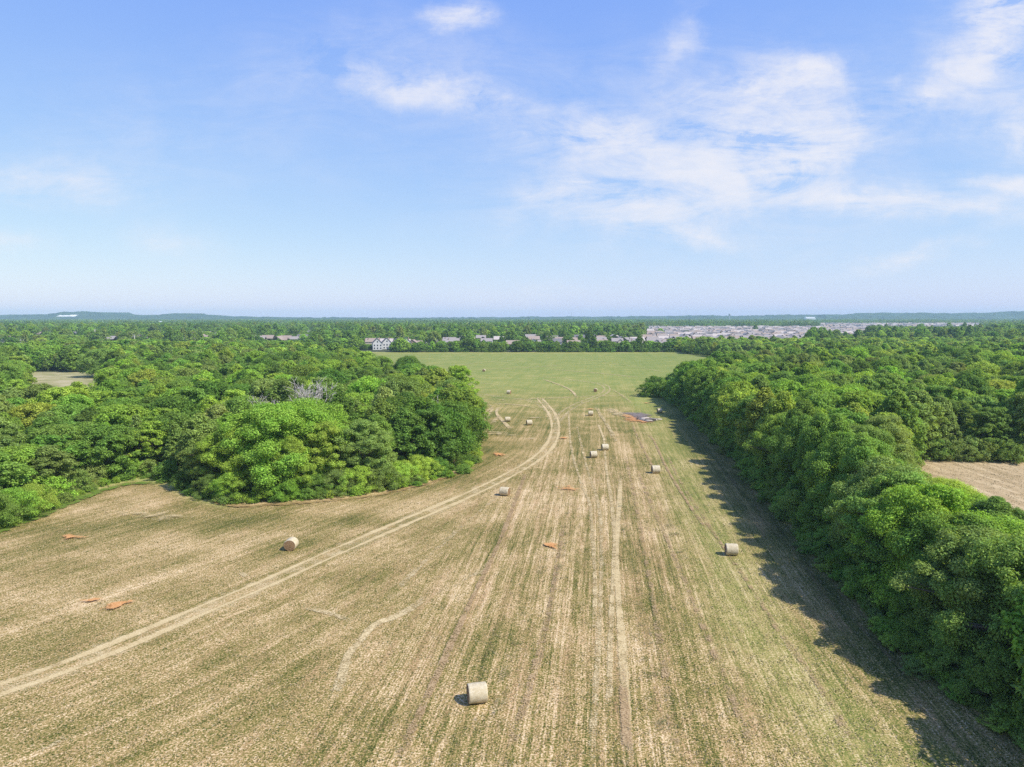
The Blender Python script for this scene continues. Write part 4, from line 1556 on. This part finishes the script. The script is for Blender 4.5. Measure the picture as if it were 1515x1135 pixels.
KINDS = [  # wall, roof, main size, wall height, roof height, wing
    ('cream', 'grey', 12, 10, 5.4, 3.2, 1), ('white', 'grey', 12.5, 9.5, 5.6, 3.0, -1), ('tan', 'brown', 13, 10, 4.2, 3.4, 1),
    ('grey', 'dark', 12, 9.5, 5.4, 3.0, -1), ('tan', 'pale', 13, 10.5, 5.2, 3.3, 1), ('cream', 'brown', 12, 9.5, 5.3, 3.1, -1),
    ('white', 'dark', 8.5, 12.5, 6.2, 4.2, 0)]
HPROTO, hsrc = [], bpy.data.collections.new('house sources')
for i, (wl_, rf, wx, wy, hw, hr, wing) in enumerate(KINDS):
    bw, br = MB(), MB()
    gable(bw, br, 0, 0, wx, wy, hw, hr, wing != 0)
    if wing:
        gable(bw, br, wing * wx * 0.22, -wy / 2 - 1.2, 5.6, 4.4, hw * 0.93, hr * 0.80, False)
    bc = MB()
    bc.box((wx * 0.3, wy * 0.2, hw + hr * 0.72), (0.7, 0.7, hr * 0.9))
    wins = []
    fy = -wy / 2 - 0.02
    for fz in ((1.5, 4.1) if hw > 5 else (1.5,)):
        for fx in (-0.32, 0.0, 0.34):
            if wing and abs(fx - wing * 0.22) < 0.2:
                continue
            wins.append(((fx * wx, fy, fz), (1.2, 0.10, 1.4)))
    if wing:
        wins.append(((wing * wx * 0.22, -wy / 2 - 3.42, hw * 0.70), (1.3, 0.10, 1.3)))
    else:
        wins.append(((0, fy, 7.4), (1.1, 0.1, 1.3)))
    for sx_ in (-1, 1):
        wins.append(((sx_ * (wx / 2 + 0.02), wy * 0.18, 1.6), (0.10, 1.1, 1.3)))
    root = empty('house', col=hold)
    link('wall', bw.mesh('wall', [WALLS[wl_]]), root, hold)
    ro = link('roof', br.mesh('roof', [ROOFS[rf]]), root, hold)
    link('chimney', bc.mesh('chimney', [WALLS['tan']]), ro, hold)
    for c, s_ in wins:
        b = MB()
        b.box(c, s_)
        link('window', b.mesh('window', [M_WIN]), root, hold)
    if wing:
        b = MB()
        b.box((wing * wx * 0.22, -wy / 2 - 3.42, 1.1), (3.6, 0.08, 2.2))
        link('garage_door', b.mesh('garage_door', [M_DOOR]), root, hold)
    # plain version for far copies
    simple = empty('house', col=hold)
    link('wall', root.children[0].data, simple, hold)
    link('roof', ro.data, simple, hold)
    HPROTO.append((root, simple))
    one = MB()
    one.V, one.Fc, one.M = list(bw.V) + list(br.V), bw.Fc + [[k + len(bw.V) for k in f_] for f_ in br.Fc], [0] * len(bw.Fc) + [1] * len(br.Fc)
    ho = bpy.data.objects.new('far_house_%d' % i, one.mesh('far_house', [WALLS[wl_], ROOFS[rf]]))
    hsrc.objects.link(ho)

HOUSES.sort(key=lambda q: q['y'] / q['s'])
vis = [q for q in HOUSES if -10 < P(q['x'], q['y'], 4)[0] < 1525]
ind_h, far_h = vis[:230], vis[230:]
AREA = {'townhouses': ('beyond left wood', 'houses beyond the left wood'),
        'hedge': ('behind far hedge', 'houses behind the far hedge'),
        'estate': ('of grey roofed estate', 'houses of the grey roofed estate'),
        'far estate': ('of farthest estate', 'houses of the farthest estate'),
        'left houses': ('among trees', 'houses beyond the left wood')}
hb_ = {}
for q in ind_h:
    hb_.setdefault((q['area'], q['row'], q['kind']), []).append(q)
for (ar, row, kd), lst in hb_.items():
    lst.sort(key=lambda q: q['x'] / q['y'])
    for i, q in enumerate(lst):
        wl_, rf = KINDS[kd][:2]
        where = ('%s row %s' % (ORD[row], AREA[ar][0])) if ar not in ('townhouses', 'left houses') else AREA[ar][0]
        if ar == 'left houses':
            where += (' at left picture edge', ' behind those at left picture edge', ' above dry clearing', ' above bare dead trees', ' far back on the left')[row]
        q['label'] = '%s %s house with %s roof from left, %s' % (ORD[i], wl_, rf, where)
for q in ind_h:
    fancy = q['y'] < 760
    o = copy_tree(HPROTO[q['kind']][0 if fancy else 1])
    o.location = (q['x'], q['y'], 0)
    o.rotation_euler = (0, 0, q['rz'])
    o.scale = (q['s'],) * 3
    tag(o, q['label'], 'house', AREA[q['area']][1])
pts = [(q['x'], q['y'], q['kind'], (q['s'],) * 3, (1, 1, 1, 1), 0.0, q['rz']) for q in far_h]
instancer('distant_houses', pts, hsrc, 'mass of tiny grey roofed houses at the back of the estates', 'houses')

# long sheds, poles and masts
M_SHED = plain('white metal shed', (0.74, 0.74, 0.73), 0.5, 0.05, 0.2)
M_SHEDR = plain('pale metal roof', (0.62, 0.61, 0.60), 0.5, 0.05, 0.2)


def shed(px, y, wx, wy, hw, label):
    root = empty('warehouse', (tx(px) * y, y, 0))
    bw, br = MB(), MB()
    gable(bw, br, 0, 0, wx, wy, hw, hw * 0.22, True)
    link('wall', bw.mesh('wall', [M_SHED]), root)
    link('roof', br.mesh('roof', [M_SHEDR]), root)
    tag(root, label, 'warehouse', 'long pale warehouses far left')


shed(138, 2250, 90, 40, 11, 'leftmost long white warehouse far beyond the left wood')
shed(166, 2300, 50, 40, 11, 'second long white warehouse from the left, far beyond the left wood')
shed(216, 2450, 40, 40, 11, 'third white warehouse from the left, far beyond the left wood')
shed(236, 2500, 50, 40, 12, 'rightmost of the four white warehouses far beyond the left wood')
M_POLE = plain('weathered pole', (0.46, 0.44, 0.41), 0.8, 0.2, 1.0)


def pole(px, y, h, label):
    root = empty('utility_pole', (tx(px) * y, y, 0))
    b = MB()
    b.tube([(0, 0, -0.2), (0, 0, h * 0.5), (0, 0, h)], [0.32, 0.28, 0.22], 8)
    link('pole', b.mesh('pole', [M_POLE], True), root)
    b = MB()
    b.box((0, 0.36, h - 0.8), (3.2, 0.2, 0.24))
    link('crossarm', b.mesh('crossarm', [M_POLE]), root)
    tag(root, label, 'utility pole', 'utility poles beyond the left wood')


pole(142, 760, 17, 'leftmost pale utility pole above the trees left of the clearing')
pole(200, 640, 13.5, 'middle pale utility pole in front of the tan houses on the left')
pole(270, 800, 18, 'rightmost pale utility pole among the houses on the left')
M_MAST = plain('galvanised steel', (0.35, 0.36, 0.38), 0.6, 0.1, 1.0)


def mast(px, y, h, r0, label, name, cat, tank=False):
    root = empty(name, (tx(px) * y, y, 0))
    b = MB()
    b.tube([(0, 0, -0.2), (0, 0, h * 0.6), (0, 0, h)], [r0, r0 * 0.8, r0 * 0.5], 8)
    link('shaft', b.mesh('shaft', [M_MAST], True), root)
    b = MB()
    if tank:
        b.tube([(0, 0, h), (0, 0, h + 2), (0, 0, h + 8), (0, 0, h + 10)], [r0 * 0.6, r0 * 2.2, r0 * 2.2, r0 * 0.8], 14)
        link('tank', b.mesh('tank', [M_MAST], True), root)
    else:
        for k in (0.72, 0.86, 0.97):
            b.box((0, 0, h * k), (2.4, 2.4, 1.6))
        link('antenna', b.mesh('antenna', [M_MAST]), root)
    tag(root, label, cat)


mast(845, 3600, 55, 1.3, 'thin radio mast on the horizon above the far end of the field', 'radio_mast', 'mast')
mast(1078, 3900, 38, 2.6, 'stout grey water tower on the horizon above the estate', 'water_tower', 'water tower', True)
mast(1324, 4500, 58, 1.2, 'thin radio mast on the right hand hills', 'radio_mast', 'mast')
shed(1196, 4300, 55, 40, 24, 'pale block on the horizon above the farthest estate')

# ------------------------------------------------------------------ hills
m_hill, t = material('forested hills')
p = t.pos()
f = t.noise(p, 0.012, 6, 0.7)
t.out(principled(t, t.ramp(f, [(0.35, (0.018, 0.035, 0.014)), (0.6, (0.05, 0.085, 0.03)), (0.75, (0.10, 0.12, 0.06))]), 0.95, 0.05, bump(t, f, 1.0, 14.0)))


def ridge(y0, prof_px, depth, label, seed):
    """a hill mass: its skyline given as (px, py) of the ridge"""
    r_ = np.random.RandomState(seed)
    px = np.array([q[0] for q in prof_px], float)
    py = np.array([q[1] for q in prof_px], float)
    xs_ = np.arange(px[0], px[-1] + 1, 4.0)
    hh = np.interp(xs_, px, py)
    k = np.array([0.25, 0.5, 0.25])
    for _ in range(4):
        hh[1:-1] = np.convolve(hh, k, 'valid')
    top = H + (469 - hh) / F * y0
    n = len(xs_)
    prof_y = [(-1.0, 0.0), (-0.75, 0.18), (-0.5, 0.45), (-0.25, 0.80), (0.0, 1.0), (0.4, 0.8), (1.0, 0.0)]
    vs, fs = [], []
    for dy, kz in prof_y:
        for i in range(n):
            y = y0 + dy * depth
            jag = 1 + 0.14 * r_.randn() * (0 < kz < 1)
            z = max(0.0, top[i] * kz * jag + r_.randn() * 2.0 * (kz > 0)) - (3 if kz == 0 else 0)
            vs.append(((xs_[i] - CX) / F * y0 + r_.randn() * 8, y + r_.randn() * 30 * (kz > 0), z))
    for q in range(len(prof_y) - 1):
        for i in range(n - 1):
            fs.append([q * n + i, q * n + i + 1, (q + 1) * n + i + 1, (q + 1) * n + i])
    return tag(link('hills', mesh_from('hills', vs, fs, [m_hill], True)), label, 'hills', kind='structure')


ridge(5000, [(-160, 467.9), (-80, 466.6), (0, 467.2), (45, 465.2), (75, 465.9), (100, 462.6), (118, 460.1), (140, 462.0), (165, 462.6), (200, 465.9), (235, 466.6), (270, 463.3), (300, 465.2), (330, 467.2), (360, 469.0), (420, 469.5), (520, 470), (700, 471)], 520,
      'blue wooded hills on the left horizon', 1)
ridge(5300, [(520, 471), (700, 469.3), (830, 468.6), (950, 468), (1000, 467.6), (1040, 466.6), (1090, 467.6), (1160, 466), (1200, 466.2), (1250, 465.5), (1275, 463.4), (1300, 462.8), (1330, 462.8), (1360, 463.6), (1400, 463.6), (1440, 463.4), (1470, 462.6), (1500, 460.6), (1530, 460), (1600, 462), (1700, 466)], 520,
      'low blue hills along the right horizon', 2)
# quarry face on the left hill
m_q = plain('bare quarry stone', (0.70, 0.68, 0.64), 0.9, 0.1, 0.05)
qv, qf = [], []
r_ = np.random.RandomState(9)
yq = 4440.0
for i, px in enumerate(np.linspace(86, 114, 14)):
    zb = H + (469 - 468.4) / F * yq
    zt = H + (469 - (466.6 + r_.uniform(-0.4, 0.8) - (0.7 if px > 102 else 0))) / F * yq
    for z, y in ((zb, yq), (zt, yq + 40), (zt - 4, yq + 90)):
        qv.append((tx(px) * yq, y, z))
for i in range(13):
    for k in range(2):
        qf.append([i * 3 + k, (i + 1) * 3 + k, (i + 1) * 3 + k + 1, i * 3 + k + 1])
tag(link('quarry', mesh_from('quarry', qv, qf, [m_q])), 'white quarry cut on the left hill', 'quarry', kind='structure')

# ------------------------------------------------------------------ haze
mh, t = material('haze')
pv = t.n('ShaderNodeVolumePrincipled')
pv.inputs['Color'].default_value = (0.61, 0.90, 1.0, 1)
pv.inputs['Density'].default_value = 0.00012
pv.inputs['Anisotropy'].default_value = 0.0
o_ = t.n('ShaderNodeOutputMaterial')
t.put(o_.inputs['Volume'], pv.outputs[0])
b = MB()
b.box((0, 2350, 42.5), (14000, 8100, 87))
tag(link('haze', b.mesh('haze', [mh])), 'thin blue haze over the far woods and hills', 'haze', kind='stuff')

# ------------------------------------------------------------------ render settings
scene.render.engine = 'CYCLES'
cy = scene.cycles
cy.max_bounces = 6
cy.diffuse_bounces = 3
cy.glossy_bounces = 2
cy.transmission_bounces = 3
cy.transparent_max_bounces = 12
cy.volume_bounces = 0
cy.sample_clamp_indirect = 4
cy.use_denoising = False
cy.use_adaptive_sampling = True
cy.adaptive_threshold = 0.008
scene.view_settings.view_transform = 'Standard'
scene.view_settings.look = 'None'
scene.view_settings.gamma = 1
scene.view_settings.exposure = 1.0
scene.render.film_transparent = False
